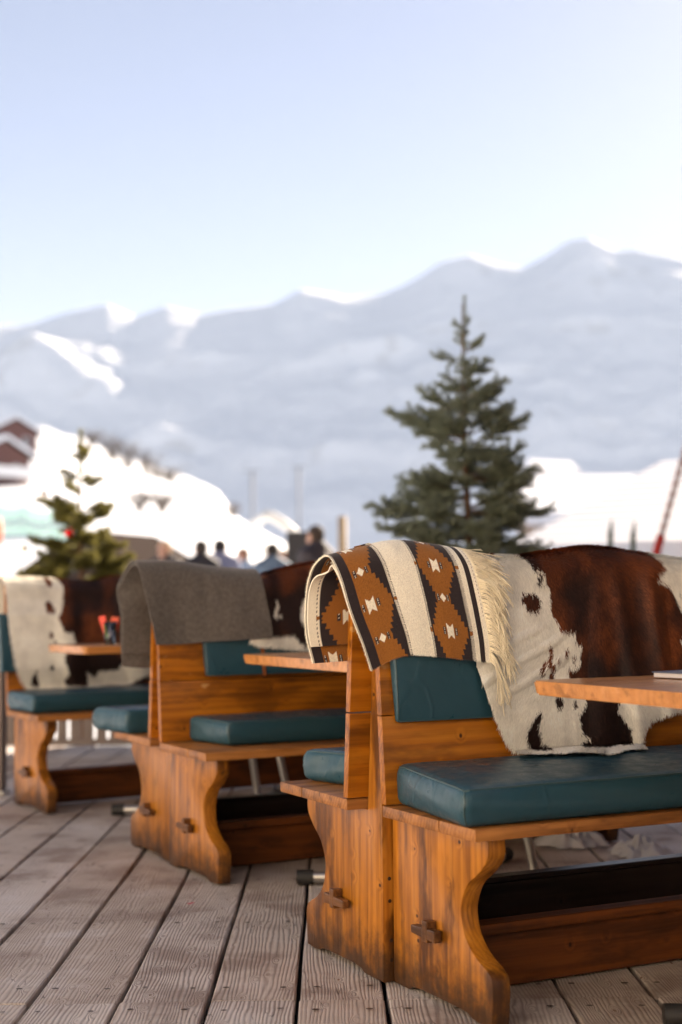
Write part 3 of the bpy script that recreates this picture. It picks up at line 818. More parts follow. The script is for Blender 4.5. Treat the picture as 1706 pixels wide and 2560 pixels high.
RIDGES = {1: [(0, -.022), (.20, -.020), (.30, -.006), (.33, -.006), (.41, -.008), (.50, .005), (.64, .022), (.72, .018), (.85, .002), (.98, -.012), (1.3, -.02)],
          3: [(-.1, .010), (.1, .004), (.2, .0), (.3, -.012), (.42, -.012), (.53, .012), (.8, .0)],
          2: [(.2, -.026), (.38, -.022), (.5, .008), (.62, .030), (.8, .02), (1.3, 0)]}
OUT1 = [(.10,1.45),(.09,1.2),(.12,1.1),(.17,.95),(.22,.816),(.264,.694),(.297,.606),(.330,.570),(.348,.549),(.40,.545),(.46,.542),(.52,.536),(.573,.531),(.651,.526),(.672,.534),(.712,.538),(.748,.537),(.744,.587),(.759,.618),(.782,.642),(.841,.659),(.895,.667),(1.0,.70),(1.12,.72),(1.3,.80),(1.4,.95),(1.42,1.1),(1.4,1.45)]
def fold1(a, q):
    k = sstep(0.42, 0.62, a)
    v = 0.007*np.sin((a-0.60)*2*np.pi/0.17+2.2*(1.1-q))*k*sstep(1.12, 0.92, q)
    v = v+0.022*np.exp(-((a-0.69-(1.1-q)*0.10)/0.035)**2)*sstep(1.1, 0.95, q)*k+0.020*np.exp(-((a-0.80-(1.1-q)*0.12)/0.030)**2)*sstep(1.1, 0.95, q)*k
    v = v+0.006*np.sin((q-0.86-(a-0.35)*0.45)*2*np.pi/0.062)*(1-k)*sstep(0.93, 0.88, q)*sstep(0.70, 0.76, q)
    return v+0.010*(VN.fbm(a*6, q*6, 2)-0.5)
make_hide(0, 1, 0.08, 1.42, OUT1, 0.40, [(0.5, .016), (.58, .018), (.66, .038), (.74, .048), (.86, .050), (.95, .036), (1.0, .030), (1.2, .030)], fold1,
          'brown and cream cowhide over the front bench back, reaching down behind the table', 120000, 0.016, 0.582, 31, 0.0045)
OUT3 = [(-.10,1.4),(-.085,1.15),(-.072,1.11),(-.04,.923),(-.012,.726),(.008,.604),(.042,.549),(.13,.544),(.23,.541),(.32,.545),(.402,.556),(.45,.565),(.55,.56),(.66,.57),(.80,.60),(.85,.75),(.83,1.0),(.85,1.4)]
def fold3(a, q): return 0.016*np.sin(a*17+1.0+q*3)*sstep(0.15, 0.3, a)*sstep(1.12, 0.9, q)+0.008*(VN.fbm(a*6+4, q*6, 2)-0.5)
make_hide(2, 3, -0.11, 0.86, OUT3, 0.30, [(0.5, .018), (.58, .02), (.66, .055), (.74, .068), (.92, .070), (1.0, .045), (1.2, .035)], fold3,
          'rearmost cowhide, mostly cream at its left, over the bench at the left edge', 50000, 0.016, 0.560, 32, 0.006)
OUT2 = [(.34,1.4),(.345,.90),(.314,.832),(.369,.811),(.456,.801),(.562,.791),(.7,.78),(.9,.80),(1.1,.83),(1.2,1.0),(1.2,1.4)]
def fold2(a, q): return 0.016*np.sin(a*15+q*3)*sstep(1.12, 0.9, q)+0.008*(VN.fbm(a*6+8, q*6, 2)-0.5)
make_hide(1, 2, 0.24, 1.22, OUT2, 0.30, [(0.5, .02), (.66, .045), (.74, .050), (.86, .050), (1.0, .032), (1.2, .03)], fold2,
          'dark brown cowhide between the grey blanket and the patterned blanket', 42000, 0.016, 0.40, 33, 0.006)

# ------------------------------------------------------------------ blankets
def blanket_surface(ctrl, ucs, usamp, nper, smooth_u=True):
    """ctrl: list (one per u) of control polylines from the front hem over the back to the rear hem"""
    C = np.array([catmull(c, nper) for c in ctrl])           # (nu, m, 3)
    m = C.shape[1]
    out = np.zeros((len(usamp), m, 3))
    for j, u in enumerate(usamp):
        i = int(np.clip(np.searchsorted(ucs, u, side='right')-1, 0, len(ucs)-2)); t = (u-ucs[i])/(ucs[i+1]-ucs[i])
        i0, i3 = max(i-1, 0), min(i+2, len(ucs)-1)
        p0, p1, p2, p3 = C[i0], C[i], C[i+1], C[i3]
        m1 = (p2-p0)/2; m2 = (p3-p1)/2
        out[j] = (2*t**3-3*t**2+1)*p1+(t**3-2*t**2+t)*m1+(-2*t**3+3*t**2)*p2+(t**3-t**2)*m2
    return out

def resample(S, nv):
    """equal arc length along each drape line; returns positions and arc length from the front hem"""
    d = np.linalg.norm(np.diff(S, axis=1), axis=2); L = np.concatenate([np.zeros((len(S), 1)), np.cumsum(d, 1)], 1)
    out = np.zeros((len(S), nv, 3)); arc = np.zeros((len(S), nv))
    for j in range(len(S)):
        t = np.linspace(0, L[j, -1], nv); arc[j] = t
        for k in range(3): out[j, :, k] = np.interp(t, L[j], S[j, :, k])
    return out, arc

CRM, BLK, TAN = np.array((0.89, 0.82, 0.68)), np.array((0.030, 0.021, 0.023)), np.array((0.31, 0.112, 0.022))
def blanket_col(u, v):
    col = np.empty(u.shape+(3,)); col[:] = CRM
    def put(m, c): col[m] = c
    def lines(a, b, k):
        m = (u >= a) & (u < b); ph = ((u-a)/(b-a)*k) % 1.0
        put(m & (ph > 0.38) & ((np.floor(v/0.0022) % 2 == 0) | (np.abs(ph-0.7) < 0.16)), BLK*1.6)
    per = 0.177
    def tri(v0):
        return np.abs(((v-v0+per/2) % per)-per/2)/(per/2)
    def saw(t): return (t*6.0) % 1.0
    def star(uc, v0):
        dv = np.abs(((v-v0+per/2) % per)-per/2); du = np.abs(u-uc)
        put((du < 0.0095) & (dv < 0.0105+0.010*du/0.0095), CRM)
        f = (du > 0.0135) & (du < 0.0205) & (dv < 0.0095)
        put(f, CRM*0.9); put(f & ((np.floor((du-0.0135)/0.00235) % 2 == 0) | (np.floor(dv/0.002) % 2 == 0)), BLK*1.5)
        dn = np.abs(((v-v0) % per)-per/2)
        put(du/0.0085+dn/0.012 < 1, CRM)
        f = (du > 0.010) & (du < 0.017) & (dn < 0.0085)
        put(f, CRM*0.9); put(f & ((np.floor((du-0.010)/0.00235) % 2 == 0) | (np.floor(dn/0.002) % 2 == 0)), BLK*1.5)
    lines(0.0015, 0.009, 3)
    put((u >= .009) & (u < .035), BLK)
    # half diamonds beside the dark border
    vA = 0.150; t = tri(vA)
    put((u >= .035) & (u < .119), TAN)
    hw = .062-(.062-.019)*t**.85+0.0085*(saw(t)-0.5)
    put((u >= .035) & (u < .119) & (u-.057 > hw), BLK)
    star(.057, vA)
    m0 = (tri(vA) > 0.05)
    lines(.119, .129, 4)
    put((u >= .119) & (u < .129) & ~m0, TAN)
    # full diamonds
    vC = 0.070; t = tri(vC); uc = .2695
    lines(.205, .213, 3)
    inn = (u >= .213) & (u < .326)
    put(inn, TAN)
    hw = .0560-(.0560-.017)*t**.85+0.0085*(saw(t)-0.5)
    put(inn & (np.abs(u-uc) > hw), BLK)
    star(uc, vC)
    lines(.326, .337, 4)
    put(((u >= .205) & (u < .213) | (u >= .326) & (u < .337)) & (tri(vC) < 0.06), TAN)
    put((u >= .354) & (u < .374), BLK)
    put((u >= .388) & (u < .391) & ((v % 0.010) < 0.005) & (v > .12) & (v < .36), np.array((0.20, 0.075, 0.03)))
    return col

# control polylines in bench coordinates (along, towards sitter, up)
K0 = [(-.094,.085,.802),(-.120,.087,.872),(-.151,.084,.949),(-.172,.078,1.025),(-.182,.062,1.068),(-.182,.030,1.092),(-.178,-.020,1.092),(-.182,-.072,1.062),(-.186,-.100,1.00),(-.184,-.108,.90),(-.165,-.105,.815)]
K1 = [(-.012,.110,.838),(-.028,.110,.89),(-.050,.104,.955),(-.070,.092,1.03),(-.082,.074,1.080),(-.088,.035,1.112),(-.088,-.020,1.114),(-.084,-.066,1.085),(-.080,-.088,1.02),(-.076,-.096,.90),(-.064,-.095,.820)]
K2 = [(.076,.122,.835),(.066,.122,.89),(.053,.116,.955),(.040,.100,1.035),(.034,.078,1.09),(.030,.032,1.132),(.030,-.022,1.134),(.032,-.062,1.10),(.036,-.082,1.03),(.040,-.090,.91),(.044,-.09,.83)]
K3 = [(.236,.130,.815),(.231,.130,.88),(.222,.124,.950),(.211,.110,1.035),(.206,.086,1.084),(.203,.036,1.116),(.203,-.030,1.116),(.210,-.064,1.08),(.214,-.082,1.02),(.216,-.09,.91),(.218,-.09,.84)]
def sheet(name, S, A, U, nv, off_fn, colfn, mat, center, parent=None, thick=0.004, v0=0.0, v1=1e9, fuzz=0, matcol=True):
    pass

def cloth_mesh(S, arc, colors, thick, b, c, name, mat, parent, fuzz=0, edge_fuzz=0, seed=5):
    nu, nv, _ = S.shape
    du = np.gradient(S, axis=0); dv = np.gradient(S, axis=1)
    N = np.cross(du, dv); N /= np.linalg.norm(N, axis=2)[..., None]+1e-12
    ref = S.reshape(-1, 3).mean(0)
    # outward: away from the bench centre plane / upwards
    out = np.stack([0*S[..., 0], S[..., 1], (S[..., 2]-0.95)*0.6], -1)
    if (N*out).sum() < 0: N = -N; flip = True
    else: flip = False
    top, bot = S, S-N*thick
    V = np.vstack([top.reshape(-1, 3), bot.reshape(-1, 3)])
    C = None if colors is None else np.vstack([colors.reshape(-1, 3)]*2)
    n = nu*nv
    i = (np.arange(nu-1)[:, None]*nv+np.arange(nv-1)[None]).ravel()
    F = np.stack([i, i+nv, i+nv+1, i+1], -1); G = F[:, ::-1]+n
    rim = []
    ed = [(np.arange(nv-1), np.arange(1, nv)), ((nu-1)*nv+np.arange(nv-1), (nu-1)*nv+np.arange(1, nv)),
          (np.arange(nu-1)*nv, np.arange(1, nu)*nv), (np.arange(nu-1)*nv+nv-1, np.arange(1, nu)*nv+nv-1)]
    for a, bb in ed: rim.append(np.stack([a, bb, bb+n, a+n], -1))
    faces = np.vstack([F, G]+rim).tolist()
    if fuzz or edge_fuzz:
        rg = np.random.default_rng(seed); fi = rg.integers(0, nu, fuzz); fj = rg.integers(0, nv, fuzz)
        if edge_fuzz:
            h = edge_fuzz//2
            fi = np.concatenate([fi, np.zeros(h, int), rg.integers(0, nu, h)]); fj = np.concatenate([fj, rg.integers(0, nv, h), np.zeros(h, int)])
        p = top[fi, fj]; nn = N[fi, fj]
        dr = nn*rg.uniform(0.15, 0.8, (len(fi), 1))+rg.normal(0, 0.6, (len(fi), 3))
        if edge_fuzz:
            h = edge_fuzz//2
            dr[fuzz:fuzz+h] -= du[0, fj[fuzz:fuzz+h]]/np.linalg.norm(du[0, fj[fuzz:fuzz+h]], axis=1)[:, None]*1.2
            dr[fuzz+h:] -= dv[fi[fuzz+h:], 0]/np.linalg.norm(dv[fi[fuzz+h:], 0], axis=1)[:, None]*1.2
        dr /= np.linalg.norm(dr, axis=1)[:, None]; ln = rg.uniform(0.002, 0.006, (len(fi), 1))
        sd = np.cross(dr, rg.normal(0, 1, dr.shape)); sd /= np.linalg.norm(sd, axis=1)[:, None]; sd *= 0.00035
        SV = np.stack([p-sd, p+sd, p+dr*ln], 1).reshape(-1, 3)
        k = len(V)+np.arange(len(fi))*3
        V = np.vstack([V, SV])
        if C is not None: C = np.vstack([C, np.repeat(np.clip(colors[fi, fj]*1.15+0.02, 0, 1), 3, 0)])
        faces += np.stack([k, k+1, k+2], -1).tolist()
    W = to_world(b, V)-c
    return mobj(name, W, faces, mat, parent, smooth=True, col=C)

def add_patterned_blanket():
    ucs = [0.0, 0.09, 0.205, 0.40]
    usamp = np.linspace(0, 0.40, 330)
    S = blanket_surface([K0, K1, K2, K3], ucs, usamp, 14)
    S, arc = resample(S, 360)
    # soft undulation
    UU = np.repeat(usamp[:, None], 360, 1)
    wob = 0.012*(VN.fbm(UU*11+3, arc*5, 3)-0.45)
    S[..., 1] += wob*np.sign(S[..., 1])
    c = to_world(0, np.array([[0.05, 0, 1.1]]))[0]
    root = empty('patterned_blanket', c)
    col = blanket_col(UU, arc); col = np.clip(col*(1+rng.normal(0, 0.10, col.shape[:2])[..., None]), 0, 1)
    cloth_mesh(S, arc, col, 0.0035, 0, c, 'outer_layer', M['cloth'], root, 5000, 2600, 5)
    # the blanket is folded double: the lining layer shows at its open end
    u2 = np.linspace(0.004, 0.36, 150)
    S2 = blanket_surface([K0, K1, K2, K3], ucs, u2, 14); S2, arc2 = resample(S2, 220)
    U2 = np.repeat(u2[:, None], 220, 1)
    inner = S2.copy()
    tot = arc2[:, -1:]
    fr = arc2/tot
    w0 = np.exp(-(U2/0.07)**2)
    sag = 0.010+0.030*np.exp(-((fr-0.55)/0.10)**2)*w0
    du = np.gradient(inner, axis=0); dv = np.gradient(inner, axis=1); N = np.cross(du, dv); N /= np.linalg.norm(N, axis=2)[..., None]
    out = np.stack([0*inner[..., 0], inner[..., 1], (inner[..., 2]-0.95)*0.6], -1)
    if (N*out).sum() < 0: N = -N
    inner = inner-N*sag[..., None]
    k0, k1 = int(0.10*220), int(0.94*220)
    inner, arcI, UI = inner[:, k0:k1], arc2[:, k0:k1], U2[:, k0:k1]
    colI = blanket_col(0.176+UI*1.0, arcI+0.03)
    cloth_mesh(inner, arcI, colI, 0.0035, 0, c, 'inner_layer', M['cloth'], root, 0, 0, 6)
    # fringe of twisted yarn along the right-hand edge
    bm = bmesh.new(); rg = random.Random(4)
    e = S[-1]; L = arc[-1]
    nst = 300
    for i in range(nst):
        v = 0.004+(L[-1]*0.60-0.004)*i/nst+rg.uniform(-.002, .002)
        p = np.array([np.interp(v, L, e[:, k]) for k in range(3)])
        zrel = p[2]
        ln = rg.uniform(0.085, 0.125)*(1.25 if v < 0.03 else 1.0)
        seg = 9; P = [Vector(p)]
        topness = float(sstep(0.98, 1.09, zrel))
        d = Vector((1.0, 0.05+0.15*rg.random(), -0.15-0.25*rg.random()))
        if v < 0.03: d = Vector((0.45+0.3*rg.random(), 0.02, -1))
        d.normalize(); pos = Vector(p)
        bend = Vector((rg.uniform(-.22, .22), rg.uniform(-.05, .10), rg.uniform(-.1, .1)))
        for s in range(seg):
            g = (1.0-0.72*topness)*(0.20+0.08*s/seg)
            if pos.y < 0.0: g *= 0.2
            d = (d+Vector((0, 0.03*topness, -g))+bend*0.35+Vector((rg.uniform(-.10, .10), rg.uniform(-.06, .06), rg.uniform(-.08, .08)))).normalized()
            pos = pos+d*(ln/seg)
            mn = (backf(min(pos.z, 1.08))+0.078) if pos.z < 1.03 else 0.0
            if pos.y < mn and p[1] > 0.05: pos.y = mn+rg.uniform(0, 0.004)
            P.append(pos.copy())
        W = [Vector(to_world(0, np.array([list(q)]))[0]-c) for q in P]
        tube(bm, W, [0.00115*rg.uniform(.8, 1.2)]*len(W), 5)
    bobj('fringe', bm, M['fringe'], root, smooth=True)
    tag(root, 'cream, tan and black patterned wool blanket with a fringe over the front bench end', 'blanket')
add_patterned_blanket()

G0 = [(-.076,.088,.821),(-.088,.088,.88),(-.106,.086,.961),(-.124,.080,1.04),(-.134,.062,1.098),(-.138,.024,1.132),(-.140,-.030,1.125),(-.150,-.085,1.075),(-.158,-.118,1.02),(-.150,-.092,.93),(-.146,-.098,.82),(-.140,-.100,.735)]
G1 = [(.035,.088,.823),(.028,.088,.88),(.018,.086,.961),(.006,.080,1.05),(.0,.062,1.106),(-.004,.024,1.136),(-.006,-.030,1.132),(-.02,-.075,1.08),(-.03,-.088,1.02),(-.03,-.088,.93),(-.03,-.09,.82),(-.034,-.09,.73)]
G2 = [(.170,.122,.832),(.165,.122,.88),(.161,.114,.961),(.155,.096,1.05),(.155,.070,1.094),(.155,.024,1.118),(.155,-.030,1.116),(.155,-.065,1.06),(.155,-.08,1.0),(.155,-.085,.93),(.155,-.088,.84),(.155,-.09,.75)]
G3 = [(.378,.136,.842),(.372,.134,.90),(.360,.124,.97),(.352,.110,1.035),(.352,.082,1.078),(.354,.030,1.104),(.354,-.034,1.100),(.362,-.06,1.04),(.362,-.075,.98),(.362,-.082,.92),(.362,-.086,.84),(.362,-.09,.76)]
def add_grey_blanket():
    ucs = [0.0, 0.115, 0.27, 0.49]; us = np.linspace(0, 0.49, 130)
    S, arc = resample(blanket_surface([G0, G1, G2, G3], ucs, us, 12), 200)
    UU = np.repeat(us[:, None], 200, 1)
    S[..., 1] += 0.020*(VN2.fbm(UU*8+3, arc*4, 3)-0.42)*np.sign(S[..., 1])*sstep(0.0, 0.05, np.abs(S[..., 1]))
    S[..., 2] += 0.006*(VN.fbm(UU*10+1, arc*0.2, 2)-0.5)
    c = to_world(1, np.array([[0.1, 0, 1.1]]))[0]
    root = empty('grey_blanket', c)
    cloth_mesh(S, arc, None, 0.006, 1, c, 'outer_layer', M['grey'], root, 4000, 2000, 9)
    S2 = S[2:-6, 24:-12].copy(); du = np.gradient(S2, axis=0); dv = np.gradient(S2, axis=1); N = np.cross(du, dv); N /= np.linalg.norm(N, axis=2)[..., None]
    out = np.stack([0*S2[..., 0], S2[..., 1], (S2[..., 2]-0.95)*0.6], -1)
    if (N*out).sum() < 0: N = -N
    S2 -= N*0.011
    cloth_mesh(S2, arc[2:-6, 24:-12], None, 0.005, 1, c, 'inner_layer', M['grey'], root)
    tag(root, 'plain grey brown wool blanket folded over the end of the middle bench', 'blanket')
add_grey_blanket()

# ------------------------------------------------------------------ tables and what stands on them
def make_table(b, d1a, d1b, d2a, d2b, z, label, ox=0.0, oy=0.0):
    cx, cyy = (d1a+d1b)/2, (d2a+d2b)/2
    c = to_world(b, np.array([[cx, cyy, 0]]))[0]
    root = empty('terrace_table', c, BENCH[b][2])
    hx, hy = (d1b-d1a)/2, (d2b-d2a)/2
    bm = bmesh.new()
    r = 0.03; pr = []
    for sx, sy, a0 in ((1, 1, 0), (-1, 1, 90), (-1, -1, 180), (1, -1, 270)):
        for k in range(6):
            a = R(a0+90*k/5); pr.append((sx*(hx-r)+r*math.cos(a), sy*(hy-r)+r*math.sin(a)))
    lo = [bm.verts.new((x*0.990, y*0.990, z-0.034)) for x, y in pr]; hi = [bm.verts.new((x, y, z)) for x, y in pr]
    n = len(pr); bm.faces.new(hi); bm.faces.new(list(reversed(lo)))
    for i in range(n): bm.faces.new((lo[i], lo[(i+1) % n], hi[(i+1) % n], hi[i]))
    bmesh.ops.bevel(bm, geom=[e for e in bm.edges if (e.verts[0] in hi and e.verts[1] in hi) or (e.verts[0] in lo and e.verts[1] in lo)], offset=0.004, segments=2, affect='EDGES')
    smooth_by_angle(bobj('table_top', bm, M['table'], root))
    fx, fy = 0.43, 0.25
    for s in (1, -1):
        bm = bmesh.new(); tube(bm, [(ox-fx, oy-s*fy, 0.026), (ox+fx, oy+s*fy, 0.026)], 0.020, 14)
        f = bobj('foot', bm, M['steel'], root, smooth=False); smooth_by_angle(f)
        for q in (1, -1):
            bm = bmesh.new(); v = Vector((fx, fy*s, 0)).normalized()*q
            p = Vector((fx, fy*s, 0.026))*1.0
            p = Vector((ox+q*fx, oy+q*s*fy, 0.026))
            tube(bm, [p-v*0.045, p+v*0.012], 0.0255, 14)
            smooth_by_angle(bobj('cap', bm, M['rubber'], f))
    for sx in (1, -1):
        for sy in (1, -1):
            bm = bmesh.new(); tube(bm, [(ox+sx*0.27, oy+sy*0.157, 0.04), (ox+sx*0.13, oy+sy*0.10, z-0.037)], 0.016, 14)
            smooth_by_angle(bobj('leg', bm, M['steel'], root))
    tag(root, label, 'table', 'wooden topped tables standing between the benches')
    return root
make_table(0, 0.155, 1.45, 0.425, 1.375, 0.785, 'wood topped table in front of the right-facing front bench, a booklet on it')
make_table(1, 0.170, 1.45, 0.30, 1.32, 0.787, 'wood topped table behind the patterned blanket with a blue booklet', -0.125, 0.10*-0.5)
make_table(2, 0.0, 1.30, 0.47, 0.93, 0.786, 'narrow wood topped table with a glass of red sachets by the grey blanket', 0.03, -0.24)

def booklet(b, d1, d2, z, rot, lx, ly, label, cover, marks):
    c = to_world(b, np.array([[d1, d2, z]]))[0]
    root = empty('menu_booklet', c, BENCH[b][2]+rot)
    bm = bmesh.new(); box(bm, -lx/2, lx/2, -ly/2, ly/2, 0.001, 0.012, 0.001, 1)
    bobj('pages', bm, plain('page_edges', (0.55, 0.55, 0.6), 0.7), root)
    bm = bmesh.new(); box(bm, -lx/2-.003, lx/2+.003, -ly/2-.003, ly/2+.003, 0.0122, 0.0148, 0.0006, 1); bobj('cover', bm, plain('cover_'+label[:5], cover, 0.35), root)
    bm = bmesh.new()
    for (x0, x1, y0, y1) in marks: box(bm, x0, x1, y0, y1, 0.0150, 0.0153)
    bobj('print', bm, plain('print_'+label[:5], (0.65, 0.15, 0.2), 0.5), root)
    tag(root, label, 'booklet')
booklet(0, 0.62, 0.62, 0.787, 0.18, 0.32, 0.23, 'dark blue menu booklet with pink print lying on the front table', (0.07, 0.09, 0.16), [(-.03, .10, -.02, -.012), (-.03, .08, .0, .008), (.02, .12, .03, .05), (-.12, -.06, -.05, -.044)])
booklet(1, 0.50, 0.62, 0.789, 0.1, 0.30, 0.21, 'blue menu booklet lying flat on the table behind the patterned blanket', (0.10, 0.13, 0.25), [(-.08, .08, .02, .03)])

def add_tumbler():
    c = to_world(2, np.array([[0.165, 0.845, 0.787]]))[0]
    bm = bmesh.new()
    prof = [(0.022, 0.001), (0.024, 0.004), (0.033, 0.105), (0.0315, 0.105), (0.0225, 0.008), (0.0005, 0.008)]
    lathe(bm, prof, n=28)
    bmesh.ops.recalc_face_normals(bm, faces=bm.faces)
    t = NT('clear_glass'); t.p(Base_Color=(0.95, 0.97, 0.97, 1), Roughness=0.02, Transmission_Weight=1.0); t.b.inputs['IOR'].default_value = 1.45
    o = bobj('glass_tumbler', bm, t.m, None, smooth=True); o.location = c
    tag(o, 'clear glass tumbler holding red sachets at the corner of the far table', 'glass')
    for i, (dx, dy, tx, ty, h, colr, lab) in enumerate([(-.008, .004, -14, 6, .125, (0.75, 0.05, 0.02), 'red paper sachet leaning left in the glass tumbler'), (.005, -.006, 8, -8, .118, (0.80, 0.12, 0.05), 'orange red paper sachet leaning right in the glass tumbler'),
                                          (.006, .008, 4, 14, .10, (0.78, 0.09, 0.04), 'short red paper sachet at the rear of the glass tumbler'), (-.004, -.009, -6, -10, .085, (0.15, 0.42, 0.08), 'green paper sachet low in the glass tumbler')]):
        bm = bmesh.new(); hexa(bm, [(-.012, -.0012, 0), (.012, -.0012, 0), (.012, .0012, 0), (-.012, .0012, 0), (-.018, -.0015, h), (.018, -.0015, h), (.018, .0015, h), (-.018, .0015, h)], 0.0005, 1)
        s = bobj('sachet', bm, plain('sachet_%d' % i, colr, 0.5)); s.location = (c[0]+dx, c[1]+dy, c[2]+0.010); s.rotation_euler = (R(ty), R(tx), R(i*35-30))
        tag(s, lab, 'sachet', 'paper sachets in the glass')
add_tumbler()

# snow left lying on the deck
def snow_lump(x, y, rx, ry, h, seed, label):
    nz = VNoise(seed); n = 48; V = [(0, 0, h*1.0)]; F = []
    for r in range(1, 15):
        for k in range(n):
            a = 2*math.pi*k/n; q = r/14
            e = 0.35+1.3*float(nz.fbm(math.cos(a)*4.3+5, math.sin(a)*4.3+5, 4))
            zz = h*(1-q**1.8)*max(0.02, (0.0+1.5*float(nz.fbm(q*math.cos(a)*7+9, q*math.sin(a)*7+9, 4))))
            V.append((rx*q*e*math.cos(a), ry*q*e*math.sin(a), zz if r < 14 else 0.0))
    for k in range(n): F.append([0, 1+k, 1+(k+1) % n])
    for r in range(13):
        for k in range(n):
            a = 1+r*n+k; b = 1+r*n+(k+1) % n; F.append([a, a+n, b+n, b])
    o = mobj('snow_lump', V, F, mk_snow('old_snow_%d' % seed, (0.50, 0.48, 0.49)), smooth=True); o.location = (x, y, 0.003)
    tag(o, label, 'snow', 'snow remnants on the deck')
snow_lump(0.95, 5.75, 0.13, 0.13, 0.10, 41, 'crumbly snow remnant nearest the steel table leg')
snow_lump(1.17, 5.50, 0.13, 0.11, 0.07, 42, 'ragged snow remnant further right under the front bench')

# ------------------------------------------------------------------ terrace railing behind the rear bench
def add_railing():
    mt = plain('grey_brown_paint', (0.20, 0.155, 0.135), 0.6, 0, 0.2, 12)
    y0 = 9.28
    root = empty('terrace_railing', (-1.0, y0, 0))
    X0, X1 = -3.2, 3.3
    bm = bmesh.new(); box(bm, X0, X1, -0.045, 0.045, 0.93, 0.965, 0.004, 1); r1 = bobj('top_rail', bm, mt, root)
    bm = bmesh.new(); box(bm, X0, X1, -0.02, 0.02, 0.06, 0.10, 0.003, 1); bobj('bottom_rail', bm, mt, root)
    x = X0+0.06; i = 0
    while x < X1:
        bm = bmesh.new()
        if abs((x-X0) % 1.6) < 0.085: box(bm, x-0.045, x+0.045, -0.044, 0.044, 0.0, 0.929, 0.003, 1); bobj('post', bm, mt, root)
        else: box(bm, x-0.032, x+0.032, -0.018, 0.018, 0.101, 0.929, 0.002, 1); bobj('baluster', bm, mt, root)
        x += 0.085
    for k in range(4):
        a = X0+0.1+1.6*k
        for s in (1, -1):
            bm = bmesh.new(); xa, xb = (a, a+1.5) if s > 0 else (a+1.5, a)
            y = -0.036 if s > 0 else 0.036
            hexa(bm, [(xa-.03, y-.016, .12), (xa+.03, y-.016, .12), (xa+.03, y+.016, .12), (xa-.03, y+.016, .12), (xb-.03, y-.016, .90), (xb+.03, y-.016, .90), (xb+.03, y+.016, .90), (xb-.03, y+.016, .90)])
            bobj('brace', bm, mt, root)
    tag(root, 'grey brown slatted terrace railing with diagonal braces behind the rear bench', 'railing')
    bm = bmesh.new(); box(bm, -0.06, 0.06, -0.06, 0.06, 0, 1.02, 0.006, 2)
    p = empty('canopy_post', (-1.765, 7.42, 0)); bobj('shaft', bm, mt, p)
    bm = bmesh.new(); box(bm, -0.075, 0.075, -0.075, 0.075, 0.0, 0.02, 0.004, 1); bobj('foot_plate', bm, M['steel'], p)
    bm = bmesh.new(); box(bm, -0.07, 0.07, -0.07, 0.07, 1.021, 1.05, 0.006, 1); bobj('post_cap', bm, mt, p)
    tag(p, 'grey brown square post at the far left edge of the deck', 'post')
add_railing()

